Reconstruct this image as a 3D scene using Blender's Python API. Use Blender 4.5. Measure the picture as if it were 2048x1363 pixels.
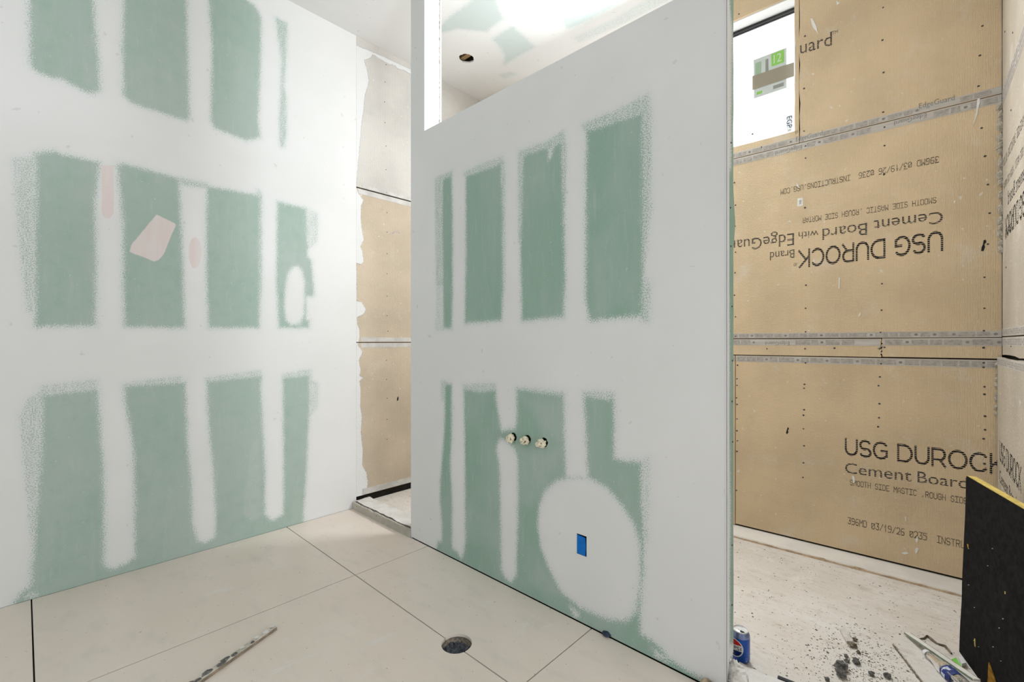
import bpy, bmesh, math, random
import numpy as np
from mathutils import Vector, Matrix, noise as mnoise

for o in list(bpy.data.objects):
    bpy.data.objects.remove(o)
SC = bpy.context.scene
COL = SC.collection
PI = math.pi

# ------------------------------------------------------------------ camera
cam_d = bpy.data.cameras.new('camera')
cam_d.sensor_width = 36.0
cam_d.lens = 915.4 / 2048 * 36.0
cam_d.shift_y = 1.5 / 2048
cam_d.clip_start = 0.02
cam = bpy.data.objects.new('camera', cam_d)
COL.objects.link(cam)
cam.location = (0, 0, 1.27)
cam.rotation_euler = (PI / 2, 0, math.atan(856 / 915.4))
SC.camera = cam

# ------------------------------------------------------------------ world, lights, exposure
world = bpy.data.worlds.new('overcast_sky')
SC.world = world
world.use_nodes = True
wbg = world.node_tree.nodes['Background']
wbg.inputs[0].default_value = (0.86, 0.93, 1.0, 1)
wbg.inputs[1].default_value = 1.0
SC.view_settings.view_transform = 'Standard'
SC.view_settings.look = 'None'
SC.view_settings.gamma = 1
SC.view_settings.use_curve_mapping = False
SC.view_settings.exposure = 0.17

def area(name, loc, rot, sx, sy, power, col):
    d = bpy.data.lights.new(name, 'AREA')
    d.shape = 'RECTANGLE'; d.size = sx; d.size_y = sy; d.energy = power; d.color = col
    o = bpy.data.objects.new(name, d); COL.objects.link(o)
    o.location = loc; o.rotation_euler = rot
    return o
# daylight through the patio doors of the room (right of and behind the camera); shower lamp hidden in the window's added left part
area('daylight_patio_door', (2.17, 0.80, 1.25), (0, PI / 2, 0), 2.1, 1.1, 44, (0.93, 0.97, 1.0))
area('daylight_rear_window', (-1.2, -2.55, 1.9), (PI / 2, 0, 0), 2.6, 1.8, 4, (0.97, 0.985, 1.0))
area('hidden_shower_window_light', (-1.03 - .43, 3.26 - .02 - .03, 2.98), (-PI / 2 + .5, 0, math.radians(2.1)), 0.62, 0.6, 58, (0.91, 0.96, 1.0))

# measured outlines in wall, floor and ceiling coordinates (metres)
DATA = {
 'L_add': [([(0.028,3.447),(0.025,2.952),(0.028,2.629),(0.056,2.608),(0.086,2.603),(0.139,2.611),(0.186,2.594),(0.247,2.579),(0.28,2.611),(0.276,2.769),(0.263,2.922),(0.255,3.077),(0.251,3.604)],0.1),([(0.381,3.695),(0.383,3.147),(0.376,2.869),(0.381,2.624),(0.41,2.594),(0.494,2.589),(0.664,2.584),(0.679,2.607),(0.674,2.918),(0.664,3.3),(0.659,3.891)],0.1),([(0.778,3.546),(0.781,3.364),(0.799,3.066),(0.791,2.632),(0.813,2.59),(0.923,2.577),(0.986,2.571),(1.069,2.615),(1.057,2.726),(1.072,3.094),(1.075,3.409),(1.039,3.465),(0.923,3.489)],0.1),([(1.169,3.454),(1.233,3.453),(1.237,3.4),(1.23,3.232),(1.217,3.021),(1.233,2.942),(1.23,2.684),(1.217,2.605),(1.201,2.596),(1.194,2.774),(1.201,2.981),(1.21,3.189),(1.188,3.315)],0.004),([(0.046,2.145),(0.039,2.198),(0.077,2.219),(0.116,2.233),(0.13,2.225),(0.278,2.224),(0.272,2.103),(0.259,2.02),(0.266,1.703),(0.263,1.355),(0.046,1.347),(0.042,1.723),(0.047,1.972)],0.1),([(-0.02,2.151),(0.046,2.175),(0.046,1.575),(0.025,1.425),(0.012,1.572),(-0.0,1.766),(-0.013,1.958)],-0.004),([(0.353,2.224),(0.374,2.246),(0.472,2.24),(0.627,2.229),(0.634,2.105),(0.644,1.811),(0.656,1.353),(0.385,1.355),(0.379,1.608),(0.379,1.91),(0.37,2.045),(0.36,2.152)],0.1),([(0.627,2.232),(0.773,2.231),(0.773,2.212),(0.627,2.203)],-0.001),([(0.773,2.219),(0.84,2.223),(1.054,2.232),(1.069,2.219),(1.069,1.675),(1.063,1.362),(0.781,1.356),(0.77,1.646),(0.768,1.921)],0.1),([(1.054,2.265),(1.075,2.244),(1.075,1.676),(1.063,1.412)],0.0),([(1.178,2.217),(1.369,2.21),(1.376,1.989),(1.404,1.869),(1.425,1.61),(1.39,1.575),(1.39,1.369),(1.188,1.365),(1.172,1.685)],0.1),([(1.369,2.207),(1.447,2.187),(1.44,1.999),(1.39,1.92)],-0.006),([(0.068,1.003),(0.167,1.012),(0.263,1.015),(0.406,1.027),(0.634,1.028),(0.773,1.028),(1.069,1.043),(1.217,1.024),(1.39,1.032),(1.397,0.854),(1.383,0.642),(1.369,0.291),(1.348,0.049),(1.351,-0.022),(0.494,-0.027),(0.025,-0.077),(-0.041,-0.06),(-0.025,0.017),(-0.005,0.043),(0.028,0.064),(0.039,0.238),(0.051,0.483),(0.065,0.729)],0.1),([(0.002,0.899),(0.025,0.982),(0.068,1.015),(0.066,0.728),(0.052,0.482),(0.039,0.263),(0.028,0.488),(0.012,0.689)],-0.004),([(0.068,1.04),(0.263,1.06),(0.266,1.007),(0.068,0.998)],-0.005),([(0.395,1.036),(0.634,1.058),(0.639,1.013),(0.395,1.008)],-0.005),([(0.773,1.041),(1.069,1.076),(1.069,1.029),(0.773,1.01)],-0.004),([(1.217,1.041),(1.397,1.067),(1.404,1.013),(1.217,1.007)],-0.004),([(1.39,0.997),(1.451,0.964),(1.44,0.796),(1.39,0.748)],-0.006)],
 'L_sub': [[(1.243,1.734),(1.273,1.785),(1.307,1.8),(1.341,1.772),(1.358,1.704),(1.362,1.563),(1.358,1.457),(1.327,1.393),(1.27,1.384),(1.23,1.417),(1.22,1.519),(1.227,1.622)],[(1.365,1.591),(1.469,1.599),(1.469,1.425),(1.369,1.422)],[(1.491,1.917),(1.489,1.899),(1.483,1.883),(1.474,1.868),(1.462,1.856),(1.448,1.848),(1.433,1.844),(1.418,1.844),(1.404,1.849),(1.392,1.857),(1.383,1.869),(1.378,1.884),(1.376,1.9),(1.378,1.917),(1.383,1.933),(1.392,1.948),(1.404,1.96),(1.418,1.968),(1.433,1.973),(1.448,1.973),(1.462,1.969),(1.474,1.96),(1.483,1.948),(1.489,1.933)],[(0.266,1.225),(0.274,0.959),(0.284,0.771),(0.294,0.609),(0.298,0.42),(0.296,0.078),(0.31,0.057),(0.335,0.037),(0.385,0.046),(0.428,0.07),(0.428,0.387),(0.423,0.667),(0.402,0.836),(0.385,0.948),(0.379,1.223)],[(0.647,1.22),(0.664,0.922),(0.671,0.624),(0.689,0.441),(0.696,0.17),(0.721,0.069),(0.76,0.041),(0.813,0.061),(0.818,0.196),(0.805,0.477),(0.781,0.758),(0.773,0.912),(0.768,1.218)],[(1.081,1.214),(1.072,0.95),(1.084,0.718),(1.1,0.417),(1.097,0.125),(1.146,0.068),(1.214,0.093),(1.22,0.187),(1.217,0.597),(1.214,1.041),(1.217,1.212)],[(0.008,0.023),(0.039,0.031),(0.049,0.012),(0.022,0.008)]],
 'L_haze': [([(0.995,0.568),(1.069,0.72),(1.1,0.118),(1.018,0.082),(0.951,0.159),(0.974,0.378)],0.75),([(0.073,0.99),(0.152,0.996),(0.158,0.456),(0.112,0.087),(0.034,0.092),(0.068,0.728)],0.5),([(0.046,2.195),(0.139,2.223),(0.139,1.38),(0.046,1.352)],0.5),([(0.112,2.721),(0.263,2.869),(0.282,2.612),(0.094,2.612)],0.5),([(0.385,3.148),(0.494,3.151),(0.494,2.981),(0.385,2.791)],0.5),([(1.178,1.889),(1.397,1.921),(1.425,1.603),(1.178,1.585)],0.6),([(0.494,0.484),(0.671,0.475),(0.684,0.054),(0.472,0.094)],0.4),([(0.84,3.334),(1.069,3.389),(1.057,2.726),(0.867,2.565)],0.3),([(0.385,2.213),(0.61,2.216),(0.61,2.041),(0.385,1.993)],0.35)],
 'L_pink': [[(0.288,2.214),(0.337,2.225),(0.339,1.97),(0.325,1.937),(0.3,1.93),(0.288,1.96)],[(0.523,1.999),(0.617,1.96),(0.586,1.867),(0.558,1.775),(0.535,1.738),(0.512,1.726),(0.461,1.748),(0.402,1.765),(0.41,1.805),(0.461,1.891)],[(0.742,1.81),(0.741,1.785),(0.737,1.761),(0.732,1.74),(0.725,1.724),(0.717,1.713),(0.709,1.709),(0.7,1.712),(0.692,1.72),(0.686,1.735),(0.68,1.754),(0.677,1.776),(0.676,1.801),(0.677,1.826),(0.68,1.849),(0.686,1.87),(0.692,1.886),(0.7,1.897),(0.709,1.902),(0.717,1.9),(0.725,1.892),(0.732,1.877),(0.737,1.858),(0.741,1.835)]],
 'L_mud': [(1.469,3.522),(1.954,3.563),(2.14,3.573),(2.299,3.58),(2.258,3.532),(2.169,3.536),(2.116,3.522),(2.092,3.54),(2.022,3.525),(1.963,3.531),(1.888,3.541),(1.875,3.503),(1.815,3.461),(1.836,3.412),(1.858,3.323),(1.845,3.259),(1.823,3.192),(1.815,3.091),(1.798,2.988),(1.785,2.829),(1.773,2.709),(1.761,2.59),(1.756,2.504),(1.748,2.471),(1.765,2.421),(1.811,2.37),(1.79,2.319),(1.79,2.211),(1.798,2.135),(1.815,2.06),(1.785,2.009),(1.806,1.961),(1.811,1.884),(1.781,1.861),(1.752,1.888),(1.756,1.743),(1.756,1.581),(1.798,1.576),(1.832,1.524),(1.815,1.484),(1.756,1.458),(1.761,1.397),(1.777,1.378),(1.781,1.313),(1.765,1.243),(1.806,1.192),(1.781,1.146),(1.773,1.12),(1.79,1.049),(1.777,1.004),(1.815,0.998),(1.777,0.965),(1.79,0.895),(1.785,0.779),(1.798,0.681),(1.79,0.566),(1.806,0.427),(1.802,0.311),(1.836,0.246),(1.849,0.165),(1.836,0.09),(1.781,0.061),(1.659,0.076)],
 'L_smear': [([(1.875,3.172),(1.954,3.083),(1.936,2.837),(1.866,2.697),(1.806,2.641),(1.815,2.994)],-0.012),([(1.765,1.975),(1.866,1.95),(1.888,1.835),(1.845,1.798),(1.773,1.841)],-0.008),([(1.963,2.345),(1.99,2.362),(1.981,2.308),(1.954,2.303)],-0.002),([(2.069,2.175),(2.126,2.201),(2.14,2.162),(2.102,2.172),(2.022,2.118)],-0.001),([(1.919,2.228),(1.954,2.235),(1.932,2.119),(1.901,2.094)],-0.01),([(1.845,2.386),(1.888,2.348),(1.875,2.337)],-0.003),([(2.584,3.527),(2.7,3.537),(2.821,3.514),(2.883,3.514),(2.671,3.296),(2.556,3.233)],-0.004)],
 'L_screw': [(2.009,3.511),(1.999,3.366),(1.995,3.203),(1.999,3.039),(2.009,2.852),(2.009,2.662),(2.013,2.477),(2.018,2.316),(2.018,2.158),(2.018,1.983),(2.018,1.821),(2.018,1.639),(2.018,1.481),(2.027,1.355),(2.013,1.12),(2.013,0.966),(2.018,0.812),(2.018,0.642),(2.018,0.48)],
 'L_mark': (2.116,0.799),
 'P_add': [([(-2.185,2.247),(-2.101,2.25),(-2.092,1.954),(-2.092,1.514),(-2.101,1.349),(-2.176,1.351),(-2.181,1.639),(-2.19,1.971)],0.1),([(-2.249,2.263),(-2.101,2.268),(-2.101,2.233),(-2.181,2.234),(-2.181,1.609),(-2.239,1.62)],-0.003),([(-2.229,1.607),(-2.176,1.594),(-2.176,1.351),(-2.239,1.352)],-0.009),([(-1.972,2.213),(-1.693,2.21),(-1.682,2.015),(-1.678,1.593),(-1.689,1.383),(-1.98,1.376),(-1.972,1.791)],0.1),([(-1.985,2.23),(-1.855,2.239),(-1.689,2.235),(-1.671,2.196),(-1.671,1.593),(-1.689,1.383),(-1.696,2.203),(-1.972,2.201)],-0.003),([(-1.537,2.211),(-1.295,2.203),(-1.284,1.931),(-1.275,1.556),(-1.284,1.389),(-1.544,1.376),(-1.554,1.734)],0.1),([(-1.561,2.228),(-1.364,2.228),(-1.29,2.245),(-1.275,2.185),(-1.281,1.883),(-1.298,2.192),(-1.537,2.201),(-1.544,1.733),(-1.561,1.786)],-0.002),([(-1.154,2.212),(-0.885,2.201),(-0.881,1.846),(-0.883,1.602),(-0.885,1.378),(-1.138,1.366),(-1.159,1.456),(-1.159,1.904)],0.1),([(-1.172,2.245),(-1.012,2.246),(-0.868,2.262),(-0.857,2.193),(-0.857,1.8),(-0.87,1.701),(-0.881,1.601),(-0.887,2.198),(-1.154,2.203)],-0.002),([(-0.887,1.529),(-0.861,1.506),(-0.861,1.357),(-0.887,1.366)],-0.004),([(-2.161,1.016),(-2.092,1.02),(-1.98,0.999),(-1.855,0.997),(-1.7,1.013),(-1.575,1.028),(-1.29,1.02),(-1.178,1.029),(-1.017,1.02),(-1.017,0.773),(-0.965,0.769),(-0.892,0.776),(-0.89,0.623),(-0.881,0.503),(-0.885,0.319),(-0.896,0.233),(-0.896,0.074),(-0.842,0.073),(-0.806,0.056),(-0.779,0.033),(-0.72,0.022),(-0.635,0.01),(-0.617,-0.01),(-1.138,-0.018),(-1.7,-0.018),(-2.249,-0.028),(-2.229,0.054),(-2.19,0.069),(-2.19,0.165),(-2.209,0.311),(-2.205,0.433),(-2.181,0.618),(-2.166,0.74)],0.1),([(-2.19,0.918),(-2.19,1.026),(-2.092,1.02),(-2.152,0.921)],-0.005),([(-2.002,1.015),(-1.7,1.04),(-1.7,0.998),(-2.002,0.974)],-0.004),([(-1.575,1.033),(-1.29,1.029),(-1.29,0.996),(-1.49,0.979),(-1.557,0.998)],-0.003),([(-1.175,1.038),(-1.022,1.045),(-1.022,1.007),(-1.175,0.993)],-0.004),([(-0.892,0.766),(-0.866,0.791),(-0.87,0.466),(-0.887,0.501)],-0.009)],
 'P_sub': [[(-2.101,1.102),(-2.101,0.72),(-2.115,0.54),(-2.096,0.338),(-2.096,0.059),(-2.042,0.046),(-2.015,0.017),(-1.989,0.066),(-1.976,0.138),(-1.98,0.365),(-1.98,0.651),(-1.993,1.107)],[(-1.741,1.117),(-1.73,0.958),(-1.704,0.854),(-1.689,0.798),(-1.592,0.821),(-1.578,0.856),(-1.582,1.124)],[(-1.7,0.765),(-1.722,0.719),(-1.726,0.692),(-1.704,0.616),(-1.7,0.432),(-1.689,0.065),(-1.663,0.037),(-1.62,0.024),(-1.582,0.076),(-1.571,0.462),(-1.571,0.666),(-1.592,0.721),(-1.645,0.752)],[(-1.284,1.137),(-1.281,0.857),(-1.272,0.637),(-1.146,0.652),(-1.156,0.829),(-1.175,1.142)],[(-1.261,0.642),(-1.191,0.663),(-1.138,0.665),(-1.049,0.64),(-0.976,0.582),(-0.919,0.513),(-0.894,0.438),(-0.89,0.338),(-0.898,0.232),(-0.919,0.146),(-0.965,0.096),(-1.049,0.072),(-1.191,0.065),(-1.304,0.102),(-1.379,0.195),(-1.426,0.277),(-1.442,0.37),(-1.432,0.47),(-1.395,0.552),(-1.334,0.608)],[(-1.376,2.198),(-1.34,2.201),(-1.355,2.156),(-1.37,2.146)],[(-1.255,0.049),(-1.199,0.046),(-1.197,0.026),(-1.219,0.008)],[(-0.842,0.041),(-0.814,0.038),(-0.777,0.028),(-0.781,0.018),(-0.827,0.016)]],
 'P_haze': [([(-1.557,0.719),(-1.304,0.76),(-1.364,0.607),(-1.49,0.456),(-1.557,0.465)],0.4),([(-1.557,0.998),(-1.29,0.996),(-1.304,0.807),(-1.426,0.862)],0.35),([(-1.442,0.198),(-1.304,0.091),(-1.395,0.045),(-1.49,0.083)],0.4),([(-1.98,0.365),(-1.7,0.299),(-1.7,0.167),(-1.98,0.137)],0.25),([(-1.138,1.722),(-1.012,1.788),(-0.896,1.44),(-1.112,1.387)],0.25)],
 'P_hole': [(-1.603,0.781),(-1.507,0.782),(-1.401,0.783)],
 'P_box': [(-1.208,0.398),(-1.156,0.307)],
 'E_green': [(1.73,2.606),(1.792,2.643),(1.852,2.679),(1.852,0.119),(1.762,0.172),(1.767,0.416),(1.773,0.689),(1.751,1.003),(1.762,1.239),(1.756,1.421),(1.73,1.527),(1.73,1.865),(1.778,1.909),(1.784,2.16),(1.792,2.422)],
 'C_add': [([(-2.745,2.124),(-2.56,2.111),(-2.362,2.117),(-2.252,2.049),(-2.161,2.076),(-2.323,2.388),(-2.431,2.388),(-2.508,2.399),(-2.573,2.316),(-2.643,2.228),(-2.79,2.159)],0.1),([(-2.535,2.5),(-2.453,2.489),(-2.327,2.493),(-2.34,2.65),(-2.36,2.787),(-2.537,2.779),(-2.695,2.789),(-2.612,2.709),(-2.566,2.62)],0.1),([(-2.017,2.517),(-2.035,2.796),(-1.907,2.82),(-1.646,2.825),(-1.467,2.754),(-1.822,2.421)],0.1),([(-2.044,2.919),(-2.063,2.973),(-1.766,3.01),(-1.385,3.025),(-1.268,2.998),(-1.341,2.93),(-1.733,2.954)],-0.006),([(-2.83,2.872),(-2.825,2.93),(-2.724,2.951),(-2.74,2.905)],-0.004)],
 'C_hole': (-2.868,2.515),
 'head': [(0.011,3.425),(0.311,3.419)],
 'B_label': [(0.112,3.176),(0.306,3.179),(0.306,2.919),(0.115,2.915)],
 'B_ltape': [(0.106,3.069),(0.349,3.066),(0.349,2.976),(0.106,2.974)],
 'B_egp': [(0.312,2.732),(0.335,2.732),(0.335,2.628),(0.306,2.63)],
 'B_screw': [(0.426,3.142),(0.421,2.823),(0.421,2.562),(0.798,3.139),(0.795,2.958),(0.8,2.775),(0.798,2.554),(1.187,2.86),(1.178,2.715),(1.173,2.562),(0.429,2.468),(0.429,2.394),(0.804,2.468),(0.804,2.365),(0.802,2.204),(0.426,2.091),(1.196,2.202),(1.206,2.057),(1.212,1.913),(1.206,1.759),(1.194,1.594),(1.194,1.438),(1.184,2.347),(0.793,1.595),(0.791,1.447),(0.431,1.616),(0.429,1.475),(0.8,1.74),(0.429,1.331),(0.787,1.323),(1.192,1.325),(0.218,1.225),(0.426,1.227),(0.574,1.232),(0.782,1.231),(0.804,1.239),(1.191,1.24),(0.429,1.141),(0.789,1.147),(1.191,1.164),(1.191,1.142),(0.423,1.009),(0.421,0.985),(0.421,0.853),(0.418,0.819),(0.418,0.736),(0.421,0.632),(0.418,0.527),(0.415,0.437),(0.784,1.073),(0.778,1.023),(0.782,0.922),(0.78,0.843),(0.776,0.792),(1.194,1.044),(1.194,1.006),(1.196,0.896),(1.196,0.828),(1.191,0.782),(1.194,0.657),(0.042,1.113),(0.039,1.023),(0.039,0.979),(0.036,0.895),(0.039,0.852),(0.039,0.755),(0.039,0.675),(0.042,0.609),(0.039,0.538),(0.036,0.277),(0.023,2.336),(0.03,2.184),(0.027,2.044),(0.03,1.869),(0.027,1.732),(0.023,1.582),(0.03,1.437),(0.03,1.307),(0.186,2.529),(0.133,2.629),(0.051,3.453)],
 'B_text': [('USG DUROCK',(1.044,1.855),(0.389,1.833),(1.044,1.745),'big'),('®',(0.384,1.762),(0.365,1.758),(0.384,1.74),'thin'),('Cement',(1.042,1.955),(0.758,1.954),(1.042,1.892),'mid'),('Board',(0.727,1.948),(0.515,1.948),(0.727,1.88),'mid'),('with',(0.495,1.942),(0.392,1.947),(0.495,1.9),'thin'),('EdgeGuard',(0.368,1.944),(-0.046,1.951),(0.368,1.87),'mid'),('Brand',(0.37,1.844),(0.235,1.843),(0.37,1.792),'thin'),('SMOOTH SIDE MASTIC ,ROUGH SIDE MORTAR',(1.017,2.033),(0.413,2.029),(1.017,2.004),'dot'),('396MD 03/19/26 0236  INSTRUCTIONS,USG.COM',(1.027,2.247),(0.294,2.23),(1.027,2.216),'dot'),('USG DUROCK',(0.623,0.609),(1.275,0.612),(0.623,0.709),'big'),('Cement',(0.625,0.504),(0.918,0.513),(0.625,0.566),'mid'),('Board',(0.942,0.513),(1.134,0.518),(0.942,0.572),'mid'),('SMOOTH SIDE MASTIC ,ROUGH SIDE MORTAR',(0.648,0.439),(1.248,0.441),(0.648,0.468),'dot'),('396MD 03/19/26 0235  INSTRUCTIONS,USG.COM',(0.637,0.212),(1.379,0.21),(0.637,0.247),'dot'),('uard',(0.4,3.043),(0.562,3.029),(0.4,3.123),'mid'),('TM',(0.562,3.089),(0.591,3.088),(0.562,3.109),'thin'),('EdgeGuard',(0.948,2.524),(1.086,2.522),(0.948,2.551),'tape'),('EdgeGuard',(0.378,2.509),(0.515,2.509),(0.378,2.537),'tape'),('EdgeGuard',(0.978,2.49),(0.845,2.486),(0.978,2.466),'tape'),('EdgeGuard',(0.41,2.479),(0.266,2.478),(0.41,2.454),'tape'),('EdgeGuard',(0.343,1.27),(0.209,1.27),(0.343,1.248),'tape')],
 'B_drip': [[(0.454,3.237),(0.465,3.229),(0.475,3.2),(0.485,3.174),(0.488,3.152),(0.495,3.121),(0.483,3.148),(0.47,3.169),(0.46,3.201)],[(1.169,2.498),(1.178,2.5),(1.178,2.475),(1.173,2.454),(1.169,2.422),(1.159,2.385),(1.153,2.366),(1.159,2.4),(1.164,2.429),(1.166,2.464)],[(0.69,1.428),(0.699,1.439),(0.699,1.428),(0.69,1.411)],[(0.596,1.647),(0.601,1.646),(0.599,1.579),(0.594,1.585)],[(0.658,0.49),(0.665,0.495),(0.672,0.481),(0.669,0.452),(0.663,0.456)],[(0.932,0.149),(0.94,0.162),(0.946,0.158),(0.94,0.135),(0.934,0.125)],[(0.876,0.113),(0.895,0.124),(0.907,0.12),(0.887,0.108)],[(0.891,0.314),(0.895,0.315),(0.897,0.296),(0.893,0.29)],[(0.934,0.203),(0.942,0.222),(0.944,0.201),(0.938,0.183)],[(1.084,2.001),(1.089,2.0),(1.087,1.988),(1.084,1.988)],[(0.381,2.252),(0.392,2.237),(0.397,2.217),(0.384,2.232)],[(0.582,3.281),(0.601,3.26),(0.587,3.252)]],
 'B_mark': [[(1.191,1.781),(1.199,1.782),(1.201,1.769),(1.194,1.76),(1.196,1.745),(1.191,1.726),(1.182,1.727),(1.184,1.747),(1.189,1.761)],[(0.33,0.722),(0.335,0.738),(0.341,0.726),(0.335,0.716),(0.338,0.704),(0.33,0.69),(0.324,0.699)]],
 'B_barcode': [(0.386,2.155),(0.415,2.106)],
 'chunk': [(-0.274,2.117,0.019),(-0.268,2.072,0.016),(-0.235,2.194,0.012),(-0.263,2.182,0.008),(-0.27,2.214,0.007),(-0.186,2.156,0.009),(-0.142,2.18,0.011),(-0.301,2.011,0.007),(-0.257,2.358,0.008),(-0.237,2.273,0.007)],
 'wedge': [(-0.313,2.391),(-0.3,2.427),(-0.263,2.335),(-0.255,2.318),(-0.267,2.294),(-0.282,2.313)],
 'plank': [(-0.14,2.433),(-0.081,2.489),(0.033,2.276),(-0.037,2.211)],
 'gyp': [(-0.1,2.552),(0.095,2.264)],
 'bottle': [(-0.034,2.404),(0.07,2.257)],
 'scrap': [(0.033,2.47),(0.046,2.494),(0.052,2.466),(0.071,2.414),(0.063,2.403),(0.045,2.436)],
 'scrap2': [(0.052,2.481),(0.065,2.493),(0.071,2.454),(0.061,2.437)],
 'twig': [(-0.068,2.544),(-0.049,2.566),(-0.04,2.601),(-0.027,2.582),(-0.009,2.56),(0.015,2.562),(0.033,2.518)],
 'bar': [(-0.438,1.908),(-0.39,1.912)],
 'can': (-0.568,1.912),
 'black': [(0.056,2.563),(0.109,2.388)],
 'stick': [(-2.019,0.453),(-2.149,0.763)],
 'torn': [(1960,1330),(1985,1345),(2010,1366)],
 'smudge': (-1.051,0.019),
}


# ------------------------------------------------------------------ helpers
def link(name, me, mat=None, parent=None, loc=None, rot=None, label=None, cat=None, group=None, kind=None):
    o = bpy.data.objects.new(name, me)
    COL.objects.link(o)
    if mat is not None:
        for m in (mat if isinstance(mat, (list, tuple)) else [mat]):
            me.materials.append(m)
    if parent is not None: o.parent = parent
    if loc is not None: o.location = loc
    if rot is not None: o.rotation_euler = rot
    if label: o['label'] = label
    if cat: o['category'] = cat
    if group: o['group'] = group
    if kind: o['kind'] = kind
    return o

def empty(name, loc, rotz=0, label=None, cat=None, group=None, kind=None):
    o = link(name, None, None, None, loc, (0, 0, rotz), label, cat, group, kind)
    o.empty_display_size = 0.05
    return o

def mesh(verts, faces, smooth=False):
    me = bpy.data.meshes.new('m')
    me.from_pydata([tuple(v) for v in verts], [], faces)
    me.update()
    if smooth:
        for p in me.polygons: p.use_smooth = True
    return me

def boxes(lst):
    V, Fc = [], []
    for (x0, y0, z0, x1, y1, z1) in lst:
        b = len(V)
        V += [(x0, y0, z0), (x1, y0, z0), (x1, y1, z0), (x0, y1, z0), (x0, y0, z1), (x1, y0, z1), (x1, y1, z1), (x0, y1, z1)]
        Fc += [tuple(b + i for i in q) for q in ((3, 2, 1, 0), (4, 5, 6, 7), (0, 1, 5, 4), (1, 2, 6, 5), (2, 3, 7, 6), (3, 0, 4, 7))]
    return mesh(V, Fc)

def box(*a): return boxes([a])

def from_bm(bm, smooth=False):
    me = bpy.data.meshes.new('m')
    bm.normal_update()
    bm.to_mesh(me); bm.free()
    if smooth:
        for p in me.polygons: p.use_smooth = True
    return me

def bevel_box(x0, y0, z0, x1, y1, z1, w=0.001, seg=1):
    bm = bmesh.new()
    bmesh.ops.create_cube(bm, size=1.0)
    for v in bm.verts:
        v.co = Vector(((x0 + x1) / 2 + v.co.x * (x1 - x0), (y0 + y1) / 2 + v.co.y * (y1 - y0), (z0 + z1) / 2 + v.co.z * (z1 - z0)))
    bmesh.ops.bevel(bm, geom=bm.edges[:], offset=w, segments=seg, affect='EDGES')
    return from_bm(bm)

def prism(poly, y0, y1):
    """polygon in (x, z), extruded along y; y0 is the front"""
    n = len(poly)
    bm = bmesh.new()
    a = [bm.verts.new((p[0], y0, p[1])) for p in poly]
    b = [bm.verts.new((p[0], y1, p[1])) for p in poly]
    bm.faces.new(a); bm.faces.new(b[::-1])
    for i in range(n):
        bm.faces.new((a[i], b[i], b[(i + 1) % n], a[(i + 1) % n]))
    bm.normal_update()
    bmesh.ops.triangulate(bm, faces=[f for f in bm.faces if len(f.verts) > 4], ngon_method='EAR_CLIP')
    bmesh.ops.recalc_face_normals(bm, faces=bm.faces[:])
    return from_bm(bm)

def slab(poly, z0, z1):
    """polygon in (x, y), extruded upward"""
    n = len(poly)
    bm = bmesh.new()
    a = [bm.verts.new((p[0], p[1], z0)) for p in poly]
    b = [bm.verts.new((p[0], p[1], z1)) for p in poly]
    bm.faces.new(a); bm.faces.new(b[::-1])
    for i in range(n):
        bm.faces.new((a[i], b[i], b[(i + 1) % n], a[(i + 1) % n]))
    bm.normal_update()
    bmesh.ops.triangulate(bm, faces=[f for f in bm.faces if len(f.verts) > 4], ngon_method='EAR_CLIP')
    bmesh.ops.recalc_face_normals(bm, faces=bm.faces[:])
    return from_bm(bm)

def lathe(prof, n=40, cap=False):
    V, Fc = [], []
    for (r, z) in prof:
        for i in range(n):
            a = 2 * PI * i / n
            V.append((r * math.cos(a), r * math.sin(a), z))
    for k in range(len(prof) - 1):
        for i in range(n):
            j = (i + 1) % n
            Fc.append((k * n + i, k * n + j, (k + 1) * n + j, (k + 1) * n + i))
    return mesh(V, Fc, True)

def rock(seed, r, sub=2, flat=0.75, rough=0.45, freq=1.6, sx=1.0):
    bm = bmesh.new()
    bmesh.ops.create_icosphere(bm, subdivisions=sub, radius=1.0)
    off = Vector((seed * 3.17, seed * 1.31, seed * 0.77))
    for v in bm.verts:
        d = 1 + rough * mnoise.noise(v.co * freq + off) + rough * 0.5 * mnoise.noise(v.co * freq * 2.7 + off)
        c = v.co * d
        v.co = Vector((c.x * r * sx, c.y * r, c.z * r * flat))
    zmin = min(v.co.z for v in bm.verts)
    for v in bm.verts: v.co.z -= zmin
    return from_bm(bm)

def sdf(P, poly):
    """signed distance (inside positive) of points P (n,2) to a polygon"""
    A = np.array(poly, float); B = np.roll(A, -1, 0)
    d2 = np.full(len(P), 1e9); ins = np.zeros(len(P), bool)
    for a, b in zip(A, B):
        e = b - a; w = P - a
        t = np.clip((w @ e) / max(e @ e, 1e-12), 0, 1)
        q = w - t[:, None] * e
        d2 = np.minimum(d2, (q * q).sum(1))
        c = (a[1] > P[:, 1]) != (b[1] > P[:, 1])
        xi = a[0] + (P[:, 1] - a[1]) * (e[0]) / (e[1] if abs(e[1]) > 1e-12 else 1e-12)
        ins ^= c & (P[:, 0] < xi)
    d = np.sqrt(d2)
    return np.where(ins, d, -d)

def field(P, adds, subs=()):
    v = np.full(len(P), -0.2)
    for poly, cap in adds: v = np.maximum(v, np.minimum(sdf(P, poly), cap))
    for poly in subs: v = np.minimum(v, -sdf(P, poly))
    return v

def attr(me, name, vals):
    a = me.attributes.new(name, 'FLOAT', 'POINT')
    a.data.foreach_set('value', np.asarray(vals, np.float32))

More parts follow.
